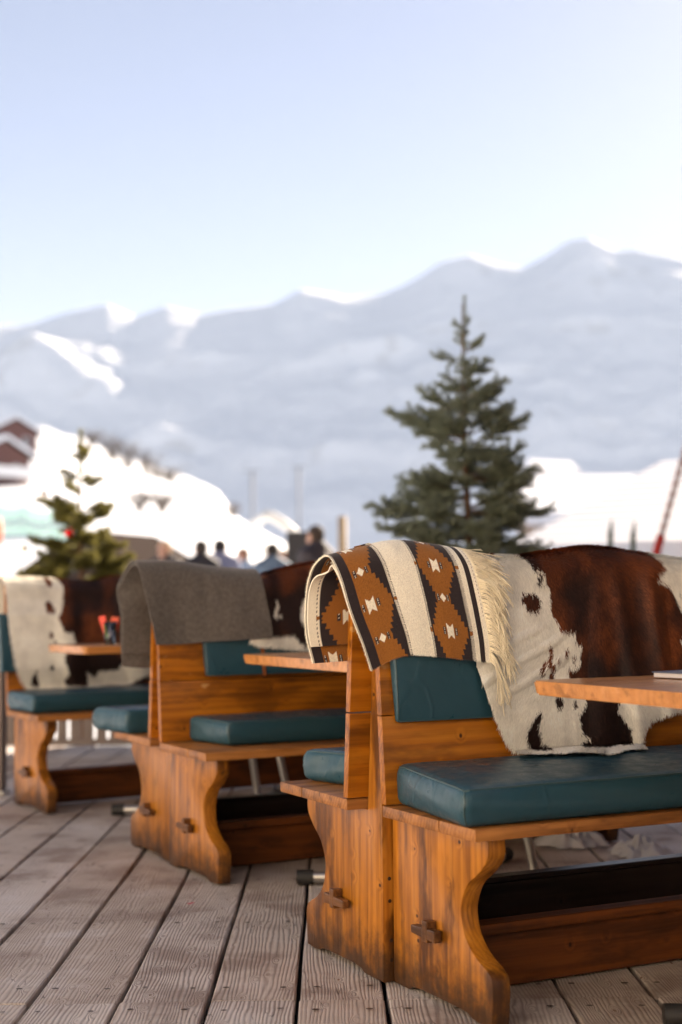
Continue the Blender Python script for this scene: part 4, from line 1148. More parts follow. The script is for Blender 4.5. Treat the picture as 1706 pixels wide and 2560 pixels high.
# ------------------------------------------------------------------ spruces
def needle_mat(name, a, b):
    t = NT(name); v, _ = t.obj(); n = t.noise(v, 9, 3)
    t.p(Base_Color=t.mix(n, c4(a), c4(b)), Roughness=0.6); t.b.inputs['Specular IOR Level'].default_value = 0.3
    tr = t.new('ShaderNodeBsdfTranslucent'); tr.inputs[0].default_value = c4(tuple(x*1.4 for x in b)); mx = t.new('ShaderNodeMixShader'); mx.inputs[0].default_value = 0.35
    t.lk(t.b.outputs[0], mx.inputs[1]); t.lk(tr.outputs[0], mx.inputs[2]); t.lk(mx.outputs[0], t.n['Material Output'].inputs['Surface'])
    return t.m
def spruce(loc, H, prof, nwhorl, seed, mat, label, extra=(), thick=1.0, dens=1.0, zmin=0.35, twlen=0.45):
    rg = np.random.default_rng(seed)
    root = empty('spruce_tree', loc)
    bm = bmesh.new()
    tube(bm, [(0.015*math.sin(z*2), 0.01*math.cos(z*3), z) for z in np.linspace(-0.2, H*0.985, 14)], [max(0.004, 0.045*(1-z/(H*1.02))) for z in np.linspace(0, H*0.985, 14)], 9)
    segs = []   # (start, end) of needle-bearing shoots
    def shoot(p, d, L, curve, n=5):
        P = [p]; d = d/np.linalg.norm(d)
        for k in range(n):
            d = d+np.array([0, 0, curve/n]); d = d/np.linalg.norm(d); P.append(P[-1]+d*L/n)
        return P
    br = []
    zs = np.concatenate([H-0.235-np.linspace(0, 1, nwhorl)**0.92*(H-0.235-zmin)])
    for wi, z in enumerate(zs):
        n = rg.integers(5, 8) if wi > 1 else 4
        a0 = rg.uniform(0, 6.28)
        for k in range(n):
            br.append((z+rg.uniform(-.08, .08), a0+6.283*k/n+rg.uniform(-.3, .3), rg.uniform(0.60, 1.10)))
    for e in extra: br.append(e)
    segs.append([np.array([0, 0, zz]) for zz in np.linspace(H-0.36, H, 9)])
    for (z, az, q) in br:
        L = float(np.interp(H-z, [p[0] for p in prof], [p[1] for p in prof]))*q
        if L < 0.03: continue
        el = 0.75 if H-z < 0.34 else (0.28 if H-z < 0.9 else 0.06)
        d = np.array([math.cos(az), math.sin(az), el+rg.uniform(-.22, .20)])
        P = shoot(np.array([0, 0, z]), d, L, 0.30, 8)
        tube(bm, [Vector(p) for p in P], [0.006*(1-0.75*i/8)*(0.5+L*1.4) for i in range(9)], 5)
        segs.append(P[2:] if L > 0.16 else P[1:])
        nt = int(L/0.026)
        for i in range(nt):
            f = 0.22+0.74*(i+rg.random()*0.6)/max(nt, 1)
            j = min(int(f*8), 7); base = P[j]+(P[j+1]-P[j])*(f*8-j)
            ax = (P[j+1]-P[j]); ax = ax/np.linalg.norm(ax)
            sdv = np.cross(ax, [0, 0, 1]); sdv /= np.linalg.norm(sdv)
            sg = 1 if i % 2 else -1
            td = ax*0.75+sdv*sg*rg.uniform(.25, 1.0)+np.array([0, 0, rg.uniform(-.50, .60)])
            tl = max(0.045, twlen*L*(1.05-f)*rg.uniform(.7, 1.2)+0.035)
            T = shoot(base, td, tl, 0.15, 4); segs.append(T)
            if tl > 0.11:
                for m in (1, 2):
                    for s2 in (1, -1):
                        ax2 = T[m+1]-T[m]; ax2 = ax2/np.linalg.norm(ax2); sv = np.cross(ax2, [0, 0, 1]); sv = sv/(np.linalg.norm(sv)+1e-9)
                        segs.append(shoot(T[m], ax2*0.8+sv*s2*0.8+np.array([0, 0, rg.uniform(-.2, .25)]), tl*0.42, 0.1, 3))
    bobj('trunk', bm, M['bark'], root, smooth=True)
    A, B = [], []
    for P in segs:
        for p, q in zip(P, P[1:]): A.append(p); B.append(q)
    A, B = np.array(A), np.array(B); Ls = np.linalg.norm(B-A, axis=1)
    cnt = np.maximum(3, (Ls/0.0058*5*dens)).astype(int)
    idx = np.repeat(np.arange(len(A)), cnt); n = len(idx)
    t = rg.random(n)[:, None]; p = A[idx]+(B[idx]-A[idx])*t
    ax = (B[idx]-A[idx])/Ls[idx][:, None]
    rd = rg.normal(0, 1, (n, 3)); rd -= (rd*ax).sum(1)[:, None]*ax; rd /= np.linalg.norm(rd, axis=1)[:, None]
    dr = ax*rg.uniform(.35, .9, (n, 1))+rd; dr /= np.linalg.norm(dr, axis=1)[:, None]
    ln = rg.uniform(.014, .023, (n, 1))*thick
    sd = np.cross(dr, rg.normal(0, 1, (n, 3))); sd /= np.linalg.norm(sd, axis=1)[:, None]; sd *= 0.0013*thick
    V = np.stack([p-sd, p+sd, p+dr*ln], 1).reshape(-1, 3); k = np.arange(n)*3
    mobj('crown', V, np.stack([k, k+1, k+2], -1), mat, root)
    tag(root, label, 'tree', 'small spruces beyond the terrace')
    return root
NM1 = needle_mat('blue_green_needles', (0.145, 0.17, 0.125), (0.28, 0.305, 0.22))
NM2 = needle_mat('olive_needles', (0.085, 0.082, 0.018), (0.17, 0.15, 0.038))
spruce((0.76, 8.0, -0.05), 2.75, [(0, .0), (.24, .11), (.34, .17), (.5, .22), (.66, .29), (.80, .37), (1.0, .42), (1.3, .47), (1.7, .51), (2.4, .60)], 19, 5, NM1,
       'dense dark green spruce standing behind the patterned blanket', [(1.93, 3.05, 1.30), (1.50, 3.25, 1.25), (1.90, 0.10, 1.05), (1.52, .1, 1.1), (1.70, -.4, 1.0), (1.36, 3.05, 1.1)], 1.35, 1.25, 0.35, 0.52)
spruce((-1.95, 11.0, -0.1), 2.42, [(0, .0), (.24, .10), (.5, .20), (.8, .40), (1.2, .44), (1.6, .55), (2.2, .62)], 9, 9, NM2,
       'thin sunlit olive green spruce with baubles behind the rear cowhide', [(1.72, 3.1, 1.1), (1.28, 3.2, 1.1), (1.3, .1, 1.0), (.95, 3.1, 1.1)], 2.0, 1.5, 0.5, 0.40)
def bauble(loc, r, c, label, metal=1.0):
    root = empty('bauble', loc)
    bm = bmesh.new(); bmesh.ops.create_uvsphere(bm, u_segments=18, v_segments=10, radius=r); bobj('ball', bm, plain('bauble_'+label[:8], c, 0.08, metal, 0.02), root, smooth=True)
    bm = bmesh.new(); tube(bm, [(0, 0, r*0.95), (0, 0, r*1.3)], r*0.2, 8); bobj('cap', bm, M['steel'], root)
    tag(root, label, 'bauble', 'baubles hanging on the sunlit spruce')
bauble((-2.18, 10.72, 1.80), 0.030, (0.9, 0.85, 0.8), 'silver bauble high on the left of the sunlit spruce')
bauble((-1.97, 10.62, 1.50), 0.032, (0.8, 0.02, 0.02), 'red bauble in the middle of the sunlit spruce')
bauble((-2.33, 10.75, 1.39), 0.028, (0.9, 0.8, 0.6), 'pale gold bauble low on the left of the sunlit spruce')

# ------------------------------------------------------------------ people on the terrace
def capsule_mesh(bm, a, b, ra, rb, n=10):
    a, b = Vector(a), Vector(b); d = (b-a)
    if d.length < 1e-6: d = Vector((0, 0, 1e-4)); b = a+d
    dn = d.normalized(); P = []; Rr = []
    for k in range(5):
        t = k/4*math.pi/2; P.append(a-dn*ra*math.cos(t)); Rr.append(max(ra*math.sin(t), 1e-4))
    for k in range(5):
        t = k/4*math.pi/2; P.append(b+dn*rb*math.sin(t)); Rr.append(max(rb*math.cos(t), 1e-4))
    tube(bm, P, Rr, n)

def remeshed(name, bm, vox, mat, parent, sm=4):
    me = bpy.data.meshes.new('tmp'); bm.to_mesh(me); bm.free()
    o = bpy.data.objects.new('tmp', me); COL.objects.link(o)
    m = o.modifiers.new('r', 'REMESH'); m.mode = 'VOXEL'; m.voxel_size = vox
    s = o.modifiers.new('s', 'SMOOTH'); s.iterations = sm; s.factor = 0.5
    dg = bpy.context.evaluated_depsgraph_get(); dg.update()
    me2 = bpy.data.meshes.new_from_object(o.evaluated_get(dg)); me2.name = name
    bpy.data.objects.remove(o); bpy.data.meshes.remove(me)
    me2.materials.clear(); me2.materials.append(mat)
    me2.polygons.foreach_set('use_smooth', np.ones(len(me2.polygons), dtype=bool))
    r = link(bpy.data.objects.new(name, me2)); r.parent = parent
    return r
SKIN = plain('skin', (0.55, 0.30, 0.21), 0.5, 0, 0.08)
TROUS = plain('dark_trousers', (0.03, 0.03, 0.04), 0.8)
def person(x, y, H, yaw, jacket, hair, label, tilt=0.0, hat=False):
    z0 = float(hill_z(np.array(x), np.array(y)))
    root = empty('person', (x, y, z0), yaw)
    k = H/1.75
    def S(p): return (p[0]*k, p[1]*k, p[2]*k)
    hx, hy = 0.0, 0.03
    J = {'pel': (0, 0, .94), 'ch': (0, .0, 1.30), 'nk': (0, .0, 1.47), 'hd': (hx+tilt, hy, 1.62)}
    bm = bmesh.new()
    def cap(a, b, ra, rb): capsule_mesh(bm, S(a), S(b), ra*k, rb*k)
    def skel(body):
        g = 0.0 if body else 0.018
        if body or True:
            cap((0, 0, .95), (0, 0, 1.12), .135+g, .125+g); cap((0, 0, 1.12), (0, .0, 1.33), .125+g, .150+g)
            cap((-.16, 0, 1.385+g*3), (.16, 0, 1.385+g*3), .070+g*1.8, .070+g*1.8)
            for s in (1, -1):
                cap((s*.19, 0, 1.38), (s*.255, -.02, 1.10), .052+g, .042+g); cap((s*.255, -.02, 1.10), (s*.225, .14, .90), .042+g, .032+g)
    skel(True)
    for s in (1, -1):
        cap((s*.09, 0, .93), (s*.10, .02, .50), .085, .058); cap((s*.10, .02, .50), (s*.11, -.01, .09), .058, .040); cap((s*.11, -.03, .045), (s*.12, .15, .035), .042, .034)
        cap((s*.225, .14, .90), (s*.215, .20, .85), .030, .026)
        for f in range(4): cap((s*(.200+.012*f), .20+.006*f, .845), (s*(.196+.012*f), .235, .80-.004*f), .009, .007)
        cap((s*.200, .19, .865), (s*.180, .225, .845), .010, .008)
    cap((0, 0, 1.42), (tilt*.6, hy*.6, 1.53), .055, .050)
    cap((tilt, hy-.012, 1.655), (tilt, hy+.012, 1.585), .088, .062)
    cap((tilt, hy+.085, 1.625), (tilt, hy+.102, 1.595), .012, .016)          # nose
    for s in (1, -1): cap((tilt+s*.082, hy-.005, 1.635), (tilt+s*.084, hy-.01, 1.60), .012, .010)
    remeshed('body', bm, 0.016, SKIN, root, 3)
    bm = bmesh.new(); skel(False); cap((0, 0, .90), (0, 0, 1.0), .158, .155); cap((0, -.03, 1.42), (0, -.01, 1.535), .105, .082); cap((-.18, -.01, 1.44), (0, -.02, 1.53), .080, .092); cap((.18, -.01, 1.44), (0, -.02, 1.53), .080, .092)
    remeshed('jacket', bm, 0.018, plain('jacket_'+label[:14], jacket, 0.7), root, 4)
    bm = bmesh.new()
    for s in (1, -1): cap((s*.09, 0, .95), (s*.10, .02, .50), .105, .078); cap((s*.10, .02, .50), (s*.11, -.01, .12), .078, .062)
    remeshed('trousers', bm, 0.02, TROUS, root, 3)
    bm = bmesh.new(); cap((tilt, hy-.028, 1.668), (tilt, hy-.040, 1.62), .092, .078)
    remeshed('hair', bm, 0.014, plain('hair_'+label[:14], hair, 0.8), root, 2)
    for s in (1, -1):
        bm = bmesh.new(); bmesh.ops.create_uvsphere(bm, u_segments=8, v_segments=6, radius=0.012*k, matrix=Matrix.Translation(S((tilt+s*.032, hy+.070, 1.632)))); bobj('eye', bm, M['rubber'], root)
    tag(root, label, 'person', 'people standing out on the snow terrace')
def pxw(px, Y): return (px-853)/CAM_F*Y-0.006*Y*0
DH = 0.07
PEOPLE = [(433, 18.5, 1.72, 2.6, (0.05, 0.04, 0.04), (0.55, 0.36, 0.20), 'fair haired person in dark clothes, leftmost above the grey blanket'),
          (524, 18.0, 1.70, 0.6, (0.018, 0.016, 0.022), (0.03, 0.02, 0.015), 'dark haired person in a black jacket above the grey blanket'),
          (571, 18.6, 1.74, 0.1, (0.22, 0.24, 0.36), (0.025, 0.02, 0.02), 'person in a slate blue jacket seen from behind above the grey blanket'),
          (629, 19.5, 1.66, 2.2, (0.35, 0.45, 0.55), (0.20, 0.10, 0.05), 'auburn haired person in a pale blue jacket'),
          (702, 18.0, 1.66, 0.5, (0.10, 0.15, 0.22), (0.02, 0.015, 0.012), 'black haired person in a dark blue jacket above the middle cowhide'),
          (727, 20.5, 1.66, 2.7, (0.45, 0.42, 0.42), (0.45, 0.26, 0.12), 'ginger haired person facing this way beside the white arch'),
          (812, 15.0, 1.72, 0.9, (0.045, 0.036, 0.042), (0.05, 0.03, 0.02), 'tall person in a charcoal jacket left of the patterned blanket'),
          (1478, 25.0, 2.0-0.07, 0.2, (0.05, 0.05, 0.06), (0.04, 0.025, 0.02), 'lone person whose head shows above the front cowhide')]
for a in PEOPLE: person(pxw(a[0], a[1]), a[1], a[2]+DH, *a[3:])

# ------------------------------------------------------------------ background: chalets, roofs, poles, net, shrubs
WALLR = plain('red_brown_boards', (0.12, 0.045, 0.036), 0.8, 0, 0.25, 3)
GLASSD = plain('dark_window', (0.03, 0.035, 0.045), 0.15, 0, 0.1)
WHITEP = plain('white_paint', (0.75, 0.75, 0.75), 0.6)
def chalet(loc, rot, w_, d_, hw, hr, label, wall=None, snow_t=0.35, balcony=False, over=0.5, name='chalet', win=True):
    """gabled house; gable faces local -y"""
    root = empty(name, loc, rot); wall = wall or WALLR
    bm = bmesh.new()
    P = [(-w_/2, hw), (-w_/2, -3.0), (w_/2, -3.0), (w_/2, hw), (0, hw+hr)]
    a = [bm.verts.new((x, -d_/2, z)) for x, z in P]; b = [bm.verts.new((x, d_/2, z)) for x, z in P]
    bm.faces.new(a); bm.faces.new(list(reversed(b)))
    for i in range(5): bm.faces.new((a[(i+1) % 5], a[i], b[i], b[(i+1) % 5]))
    bobj('wall', bm, wall, root)
    sl = hr/(w_/2)
    def slab(t0, t1, ov):
        bm = bmesh.new()
        X = w_/2+ov
        pr = [(-X, hw-ov*sl+t0), (0, hw+hr+t0), (X, hw-ov*sl+t0), (X, hw-ov*sl+t1), (X*0.5, hw+hr*0.5-ov*sl*.5+t1*1.1), (0, hw+hr+t1), (-X*0.5, hw+hr*0.5-ov*sl*.5+t1*1.1), (-X, hw-ov*sl+t1)]
        a = [bm.verts.new((x, -d_/2-ov, z)) for x, z in pr]; b = [bm.verts.new((x, d_/2+ov, z)) for x, z in pr]
        n = len(pr)
        bm.faces.new(a); bm.faces.new(list(reversed(b)))
        for i in range(n): bm.faces.new((a[(i+1) % n], a[i], b[i], b[(i+1) % n]))
        return bm
    rf = bobj('roof', slab(0.01, 0.16, over), plain('roof_boards_'+label[:8], (0.035, 0.024, 0.020), 0.95, spec=0.02), root)
    if snow_t > 0.05: bobj('roof_snow', slab(0.165, 0.16+snow_t, over+0.05), M['snow'], rf, smooth=False)
    for x in ((-w_*0.25, w_*0.25) if win else ()):
        bm = bmesh.new(); box(bm, x-0.45, x+0.45, -d_/2-0.05, -d_/2+0.02, hw*0.5-0.5, hw*0.5+0.5, 0.01, 1); f = bobj('window', bm, WHITEP, root)
        bm = bmesh.new(); box(bm, x-0.36, x+0.36, -d_/2-0.056, -d_/2-0.051, hw*0.5-0.41, hw*0.5+0.41); bobj('pane', bm, GLASSD, f)
    if balcony:
        bm = bmesh.new(); box(bm, -w_/2, w_/2, -d_/2-1.2, -d_/2-0.01, hw*0.2-0.1, hw*0.2, 0.01, 1); box(bm, -w_/2, w_/2, -d_/2-1.2, -d_/2-1.13, hw*0.2+0.001, hw*0.2+0.95, 0.01, 1)
        bobj('balcony', bm, WHITEP, root)
    tag(root, label, 'chalet')
    return root
def hz(x, y): return float(hill_z(np.array(x), np.array(y)))
chalet((-40.6, 176.0, 19.6), R(34), 5.6, 7.0, 2.3, 1.5, 'red brown chalet with a snowy gable high on the left hillside')
chalet((-34.9, 142.0, 12.9), R(48), 6.0, 7.0, 2.6, 1.5, 'low red brown chalet with a pale balcony below the other chalet', balcony=True, snow_t=0.4)
chalet((-5.4, 36.0, -0.03), R(-20), 2.9, 3.0, 1.75, 0.85, 'small dark hut behind the grey blanket', wall=plain('grey_boards', (0.065, 0.055, 0.050), 0.9), snow_t=0.03, name='hut', win=False)
chalet((8.35, 54.5, 5.05), R(-62), 0.9, 1.6, 0.45, 0.32, 'little brown chalet with a rounded snow cap right of the dark spruce', wall=plain('orange_boards', (0.34, 0.14, 0.05), 0.8), snow_t=0.30, over=0.15, win=False)

def roof_house(pts, th, wall_h, label, courses=0):
    """mono-pitch snow roof given by its four top corners, with eaves wall below"""
    c = np.mean(pts, 0); c[2] = 0
    root = empty('snowy_roof_building', c)
    P = [np.array(p)-c for p in pts]
    bm = bmesh.new(); lo = [p-np.array([0, 0, th]) for p in P]
    hexa(bm, lo+P, 0.05, 3)
    if courses:
        for i in range(1, courses):
            t = i/courses
            a = P[0]+(P[3]-P[0])*t; b = P[1]+(P[2]-P[1])*t
            e = (P[3]-P[0])/np.linalg.norm(P[3]-P[0])*0.05
            up = np.array([0, 0, 0.016])
            hexa(bm, [a-e, b-e, b+e, a+e, a-e*.6+up, b-e*.6+up, b+e*.6+up, a+e*.6+up])
    bobj('roof_snow', bm, M['snow'], root)
    cc = np.mean(P, 0)
    Q = [cc+(p-cc)*0.94 for p in lo]
    bm = bmesh.new(); hexa(bm, [np.array([q[0], q[1], -0.3]) for q in Q]+[q-np.array([0, 0, 0.004]) for q in Q])
    bobj('wall', bm, plain('wall_'+label[:9], (0.22, 0.15, 0.11), 0.8), root)
    tag(root, label, 'building')
E1 = np.array([2.72, 22.0, 1.80]); up = np.array([3.6, 5.2, 1.80]); rt = np.array([5.2, -3.6, 0.0])*1.25
roof_house([E1, E1+rt, E1+rt+up, E1+up], 0.30, 2, 'large sunlit snowy roof with faint horizontal courses at the right edge', 14)
roof_house([np.array([6.3, 46.0, 3.75]), np.array([19.0, 46.5, 3.8]), np.array([19.0, 52.0, 5.55]), np.array([6.3, 51.5, 5.45])], 0.40, 3, 'long shaded snowy roof behind the sunlit roof')

def pole(name, pts, r, mat, label, cat, group=None):
    c = Vector(pts[0]); root = empty(name, c)
    bm = bmesh.new(); tube(bm, [Vector(p)-c for p in pts], r, 10); bobj('shaft', bm, mat, root, smooth=True)
    tag(root, label, cat, group); return root
# lift pylons far off
for (px, Y, zt, lab) in ((652, 230, 22.0, 'far grey lift pylon left of centre above the people'), (768, 250, 24.5, 'far grey lift pylon nearer the dark spruce')):
    xx = pxw(px, Y); zb = -14.0
    root = pole('lift_pylon', [(xx, Y, zb), (xx, Y, zt)], 0.20, plain('pylon_grey', (0.08, 0.09, 0.12), 0.6), lab, 'pylon', 'ski lift pylons')
    bm = bmesh.new(); box(bm, -1.3, 1.3, -0.1, 0.1, zt-zb-0.1, zt-zb+0.1, 0.02, 1); bobj('crossarm', bm, plain('pylon_arm', (0.08, 0.09, 0.12), 0.6), root)
# skis planted in the snow
def ski(px, Y, top, lean, label):
    xx = pxw(px, Y); root = empty('ski', (xx, Y, hz(xx, Y)-0.05)); L = top+0.1; bm = bmesh.new()
    rows = []
    for i in range(15):
        t = i/14; z = L*t; y = 0.0 if t < 0.9 else -0.08*((t-0.9)/0.1)**2; wd = 0.018+0.006*abs(2*t-1)
        if t > 0.95: wd *= (1-t)/0.05*0.8+0.2
        rows.append([bm.verts.new((lean*t+dx*wd, y+dy*0.008, z)) for dx, dy in ((-1, -1), (1, -1), (1, 1), (-1, 1))])
    for a, b in zip(rows, rows[1:]):
        for k in range(4): bm.faces.new((a[k], a[(k+1) % 4], b[(k+1) % 4], b[k]))
    bm.faces.new(rows[0]); bm.faces.new(rows[-1])
    bobj('blade', bm, plain('ski_green', (0.012, 0.05, 0.018), 0.35), root)
    bm = bmesh.new(); box(bm, lean*.45-.035, lean*.45+.035, -.06, -.010, L*.42, L*.52, 0.006, 1); bobj('binding', bm, M['rubber'], root)
    tag(root, label, 'ski', 'skis planted upright in the snow')
ski(1548, 13.0, 1.66, 0.0, 'upright dark green ski, left one above the front cowhide')
ski(1597, 13.0, 1.64, 0.03, 'slightly slanting dark green ski, right one above the front cowhide')
# slanting striped pole at the right edge
def striped_pole():
    Y = 12.0; a = Vector((pxw(1537, Y), Y, hz(3, Y))); b = Vector((pxw(1710, Y), Y, 1.89))
    d = (b-a); a2 = a-d*0.0
    root = empty('slalom_pole', a2)
    p = lambda t: d*t
    bm = bmesh.new(); tube(bm, [p(0), p(0.80)], 0.036, 10); bobj('lower_sleeve', bm, plain('red_sleeve', (0.65, 0.05, 0.03), 0.5), root, True)
    bm = bmesh.new(); tube(bm, [p(0.801), p(1.0), p(1.25)], 0.024, 10)
    t = NT('red_white_stripes'); v, xyz = t.obj(); wv = t.math('SINE', t.math('MULTIPLY', xyz[2], 70.0))
    t.p(Base_Color=t.mix(t.ramp(wv, -0.1, 0.1), c4((0.62, 0.56, 0.55)), c4((0.40, 0.24, 0.22))), Roughness=0.5)
    bobj('shaft', bm, t.m, root, True)
    tag(root, 'slanting red and white pole at the right edge', 'pole')
striped_pole()
pole('wooden_post', [(pxw(877, 17.0), 17.0, -0.05), (pxw(877, 17.0), 17.0, 1.98)], 0.055, plain('pale_post', (0.50, 0.36, 0.22), 0.7), 'pale wooden post just left of the patterned blanket', 'post')
pole('wooden_post', [(pxw(796, 19.0), 19.0, -0.05), (pxw(796, 19.0), 19.0, 1.0)], 0.05, plain('pale_post_b', (0.40, 0.28, 0.18), 0.7), 'short pale post beside the tall charcoal person', 'post')
def sign_box():
    Y = 20.0; root = empty('notice_board', (pxw(776, Y), Y, 0)); bm = bmesh.new(); box(bm, -0.22, 0.22, -0.05, 0.05, 1.2, 1.95, 0.01, 1); bobj('panel', bm, plain('dark_panel', (0.02, 0.018, 0.02), 0.5), root)
    for s in (-.17, .17):
        bm = bmesh.new(); box(bm, s-.03, s+.03, -.04, .04, -.05, 1.199); bobj('leg', bm, M['rubber'], root)
    tag(root, 'dark blank board behind the tall charcoal person', 'board')
sign_box()
def arch():
    Y = 24.0; pts = []
    for (px, py) in ((690, 1286), (705, 1293), (735, 1312), (757, 1336), (771, 1366), (780, 1400), (787, 1440), (794, 1500)):
        pts.append((pxw(px, Y), Y, CAM_H+(1501-py)/CAM_F*Y))
    c = Vector(pts[-1]); c.z = 0; root = empty('snow_hose_arch', c); bm = bmesh.new()
    q = [Vector(p) for p in catmull(pts, 4)]; tube(bm, [p-c for p in q]+[Vector((0, 0, -.1))], 0.085, 12); bobj('tube', bm, plain('white_tube', (0.80, 0.80, 0.76), 0.5), root, True)
    bm = bmesh.new(); tube(bm, [q[0]-c, Vector((q[0].x-c.x-0.35, 1.5, q[0].z-.1)), Vector((q[0].x-c.x-0.2, 4.0, q[0].z-.5)), Vector((q[0].x-c.x, 6.0, -.1))], 0.085, 12); bobj('far_limb', bm, plain('white_tube_b', (0.80, 0.80, 0.76), 0.5), root, True)
    tag(root, 'curved white tube arch behind the people', 'arch')
arch()
def net():
    Y = 100.0; xa, xb = -26.0, -17.4
    root = empty('safety_net', (xa, Y, 0)); V = []; F = []; n = 40
    for i in range(n+1):
        xx = xa+(xb-xa)*i/n; zt = CAM_H+(1501-(1236+0.10*(i/n)*400))/CAM_F*Y-0.3*math.sin(math.pi*((i % 10)/10)); zb = zt-2.6
        for dy in (0, 0.02): V += [(xx-xa, dy, zb), (xx-xa, dy, zt)]
    for i in range(n):
        a = i*4; F += [[a, a+4, a+5, a+1], [a+2, a+3, a+7, a+6], [a+1, a+5, a+7, a+3], [a, a+2, a+6, a+4]]
    t = NT('green_net'); t.p(Base_Color=(0.50, 0.80, 0.70, 1), Roughness=0.8, Alpha=0.55)
    mobj('mesh', V, F, t.m, root)
    for i in range(0, n+1, 10):
        bm = bmesh.new(); v = V[i*4+1]; tube(bm, [(v[0], 0.12, v[2]-5.2), (v[0], 0.12, v[2]+0.2)], 0.07, 8); bobj('stake', bm, WHITEP, root)
    bm = bmesh.new(); tube(bm, [(V[i*4+1][0], -0.2, V[i*4+1][2]-1.1) for i in range(n+1)], 0.18, 8); bobj('band', bm, plain('pale_band', (0.7, 0.78, 0.74), 0.7), root, True)
    tag(root, 'pale green safety net along the foot of the left hillside', 'net')
net()
def pad():
    Y = 26.0; root = empty('safety_pad', (pxw(2, Y), Y, hz(-6, Y)))
    zc = CAM_H+(1501-1322)/CAM_F*Y-root.location.z
    bm = bmesh.new(); lathe(bm, [(0.02, zc-0.28), (0.16, zc-0.26), (0.18, zc-0.1), (0.18, zc+0.1), (0.16, zc+0.24), (0.02, zc+0.27)], n=16); bobj('foam', bm, plain('orange_foam', (0.75, 0.16, 0.06), 0.6), root, True)
    bm = bmesh.new(); tube(bm, [(0, 0, -.1), (0, 0, zc-0.26)], 0.05, 8); bobj('stake', bm, WHITEP, root)
    tag(root, 'round orange safety pad on a stake at the left edge', 'pad')
pad()

def shrub(px, py, Y, h, seed, label):
    xx = pxw(px, Y); zb = hz(xx, Y)
    rg = random.Random(seed); root = empty('bare_shrub', (xx, Y, zb-0.1)); bm = bmesh.new()
    for k in range(26):
        a = rg.uniform(0, 6.28); r = rg.uniform(.1, 1.0)*h*0.75; t = Vector((math.cos(a)*r, math.sin(a)*r, h*rg.uniform(.55, 1.05)))
        m = t*0.5+Vector((rg.uniform(-.1, .1), 0, 0.1))*h
        tube(bm, [(0, 0, 0), m, t], [0.07, 0.05, 0.015], 4)
        for q in range(7):
            s = m.lerp(t, q/7); e = s+Vector((rg.uniform(-1, 1), rg.uniform(-1, 1), rg.uniform(0, 1)))*h*0.25
            tube(bm, [s, e], [0.04, 0.012], 3)
    bobj('branches', bm, plain('bare_twigs_%d' % seed, (0.16, 0.125, 0.10), 0.9), root)
    tag(root, label, 'shrub', 'bare shrubs along the crest of the left hillside')
SH = [(300, 1150, 222, 4.2, 'bare brown shrub highest on the left crest, just right of the sunlit spruce'), (345, 1180, 222, 4.6, 'bare brown shrub second down the crest'), (385, 1200, 222, 4.2, 'bare brown shrub midway down the crest'),
      (415, 1215, 216, 3.4, 'bare brown shrub below the middle of the crest'), (450, 1232, 216, 3.0, 'bare small shrub low on the crest'), (372, 1270, 150, 2.4, 'bare shrub on the slope below the crest, left of its twin'), (425, 1285, 150, 2.6, 'bare shrub on the slope above the grey hut'), (250, 1120, 228, 3.0, 'bare shrub behind the tip of the sunlit spruce'), (600, 1330, 216, 2.6, 'bare shrub at the right foot of the hillside above the people')]
for i, (px, py, Y, h, lab) in enumerate(SH): shrub(px, py, Y, h, 60+i, lab)

# ------------------------------------------------------------------ unseen lodge added right of the terrace to keep the sun off the deck
def add_shade_lodge():
    root = empty('shade_lodge', (4.98, 7.3, 0))
    bm = bmesh.new(); box(bm, 0, 9, -7.6, 12.3, -0.3, 7.0)
    bobj('wall', bm, plain('lodge_boards', (0.20, 0.11, 0.06), 0.8, 0, 0.3, 4), root)
    bm = bmesh.new()
    P = [(-0.0, -8, 7.02), (9.9, -8, 7.02), (9.9, 12.4, 7.02), (-0.0, 12.4, 7.02), (4.5, -8, 9.6), (4.6, -8, 9.6), (4.6, 12.4, 9.6), (4.5, 12.4, 9.6)]
    hexa(bm, P); bobj('roof', bm, plain('lodge_roof', (0.10, 0.06, 0.045), 0.8), root)
    for y in (-5.5, -1, 4, 8.5):
        bm = bmesh.new(); box(bm, -0.06, 0.02, y-0.8, y+0.8, 0.9, 2.3, 0.01, 1); f = bobj('window', bm, plain('lodge_frame', (0.30, 0.15, 0.07), 0.6), root)
        bm = bmesh.new(); box(bm, -0.066, -0.061, y-0.7, y+0.7, 1.0, 2.2); bobj('pane', bm, GLASSD, f)
    tag(root, 'brown boarded lodge added out of view to shade the terrace', 'lodge')
add_shade_lodge()

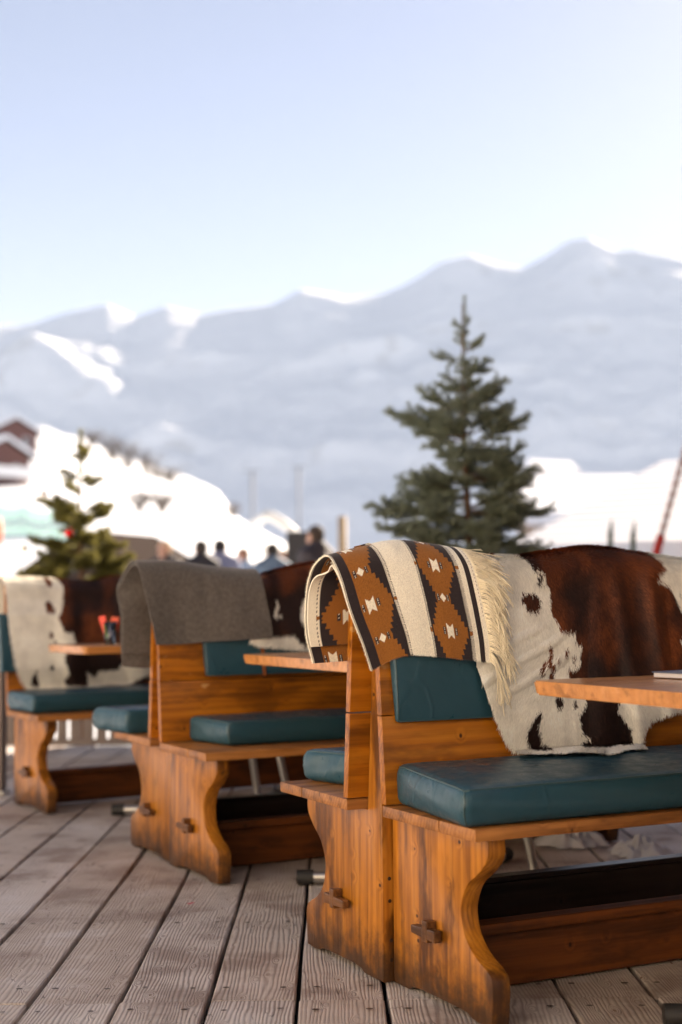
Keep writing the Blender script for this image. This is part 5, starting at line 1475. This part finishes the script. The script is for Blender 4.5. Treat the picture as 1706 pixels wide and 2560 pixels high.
# ------------------------------------------------------------------ unseen pale house added behind the camera to bounce sunlight onto the deck
def add_reflector_house():
    rot = R(-58)
    root = empty('reflector_house', (-7.2, -2.6, 0), rot)
    bm = bmesh.new(); box(bm, -9, 9, -7, 0, -0.3, 6.5); bobj('wall', bm, plain('cream_plaster', (0.80, 0.72, 0.60), 0.9, 0, 0.05, 2), root)
    bm = bmesh.new(); hexa(bm, [(-9.8, -8, 6.52), (9.8, -8, 6.52), (9.8, 0.7, 6.52), (-9.8, 0.7, 6.52), (-9.8, -4.2, 9.0), (9.8, -4.2, 9.0), (9.8, -4.0, 9.0), (-9.8, -4.0, 9.0)]); bobj('roof', bm, plain('house_roof', (0.12, 0.07, 0.05), 0.8), root)
    for x in (-6.5, -2.2, 2.2, 6.5):
        for z in (0.9, 3.9):
            bm = bmesh.new(); box(bm, x-0.6, x+0.6, -0.02, 0.06, z, z+1.4, 0.01, 1); f = bobj('window', bm, WHITEP, root)
            bm = bmesh.new(); box(bm, x-0.5, x+0.5, 0.061, 0.066, z+0.1, z+1.3); bobj('pane', bm, GLASSD, f)
    bm = bmesh.new(); M4 = Matrix.Rotation(-rot, 4, 'Z') @ Matrix.Translation((7.2, 2.6, 0))
    box(bm, -4.5, 10, -12.5, -6.5, -0.3, 6.2)  # unseen wing, added to throw light on the bench fronts
    bmesh.ops.transform(bm, matrix=M4, verts=bm.verts); bobj('wing', bm, plain('cream_plaster_wing', (0.80, 0.72, 0.60), 0.9, 0, 0.05, 2), root)
    for x in (-2.5, 1, 4.5, 8):
        for z in (0.9, 3.7):
            bm = bmesh.new(); box(bm, x-0.6, x+0.6, -6.52, -6.44, z, z+1.4, 0.01, 1); bmesh.ops.transform(bm, matrix=M4, verts=bm.verts); f = bobj('window', bm, WHITEP, root)
            bm = bmesh.new(); box(bm, x-0.5, x+0.5, -6.439, -6.434, z+0.1, z+1.3); bmesh.ops.transform(bm, matrix=M4, verts=bm.verts); bobj('pane', bm, GLASSD, f)
    tag(root, 'cream plastered house added out of view to bounce sun onto the terrace', 'restaurant')
add_reflector_house()

# ------------------------------------------------------------------ thin mountain haze
def add_haze():
    bm = bmesh.new(); box(bm, -5200, 5200, -900, 6000, -420, 1150)
    m = bpy.data.materials.new('haze_air'); m.use_nodes = True; nt = m.node_tree
    nt.nodes.remove(nt.nodes['Principled BSDF'])
    v = nt.nodes.new('ShaderNodeVolumePrincipled'); v.inputs['Color'].default_value = (0.66, 0.80, 1.0, 1); v.inputs['Density'].default_value = 0.00013; v.inputs['Anisotropy'].default_value = 0.0
    nt.links.new(v.outputs[0], nt.nodes['Material Output'].inputs['Volume'])
    tag(bobj('haze', bm, m), kind='stuff')
add_haze()

def add_petal():
    bm = bmesh.new(); n = 10
    v = [bm.verts.new((0.017*math.cos(6.283*k/n)*(1+0.3*math.cos(6.283*k/n)), 0.008*math.sin(6.283*k/n), 0.002+0.004*abs(math.cos(6.283*k/n)))) for k in range(n)]
    c = bm.verts.new((0, 0, 0.001))
    for k in range(n): bm.faces.new((v[k], v[(k+1) % n], c))
    o = bobj('petal', bm, plain('petal_red', (0.42, 0.02, 0.05), 0.6)); o.location = (-0.476, 4.68, 0.001); o.rotation_euler = (0, 0, 0.6)
    tag(o, 'tiny crimson petal lying on the bare deck boards', 'petal')
add_petal()
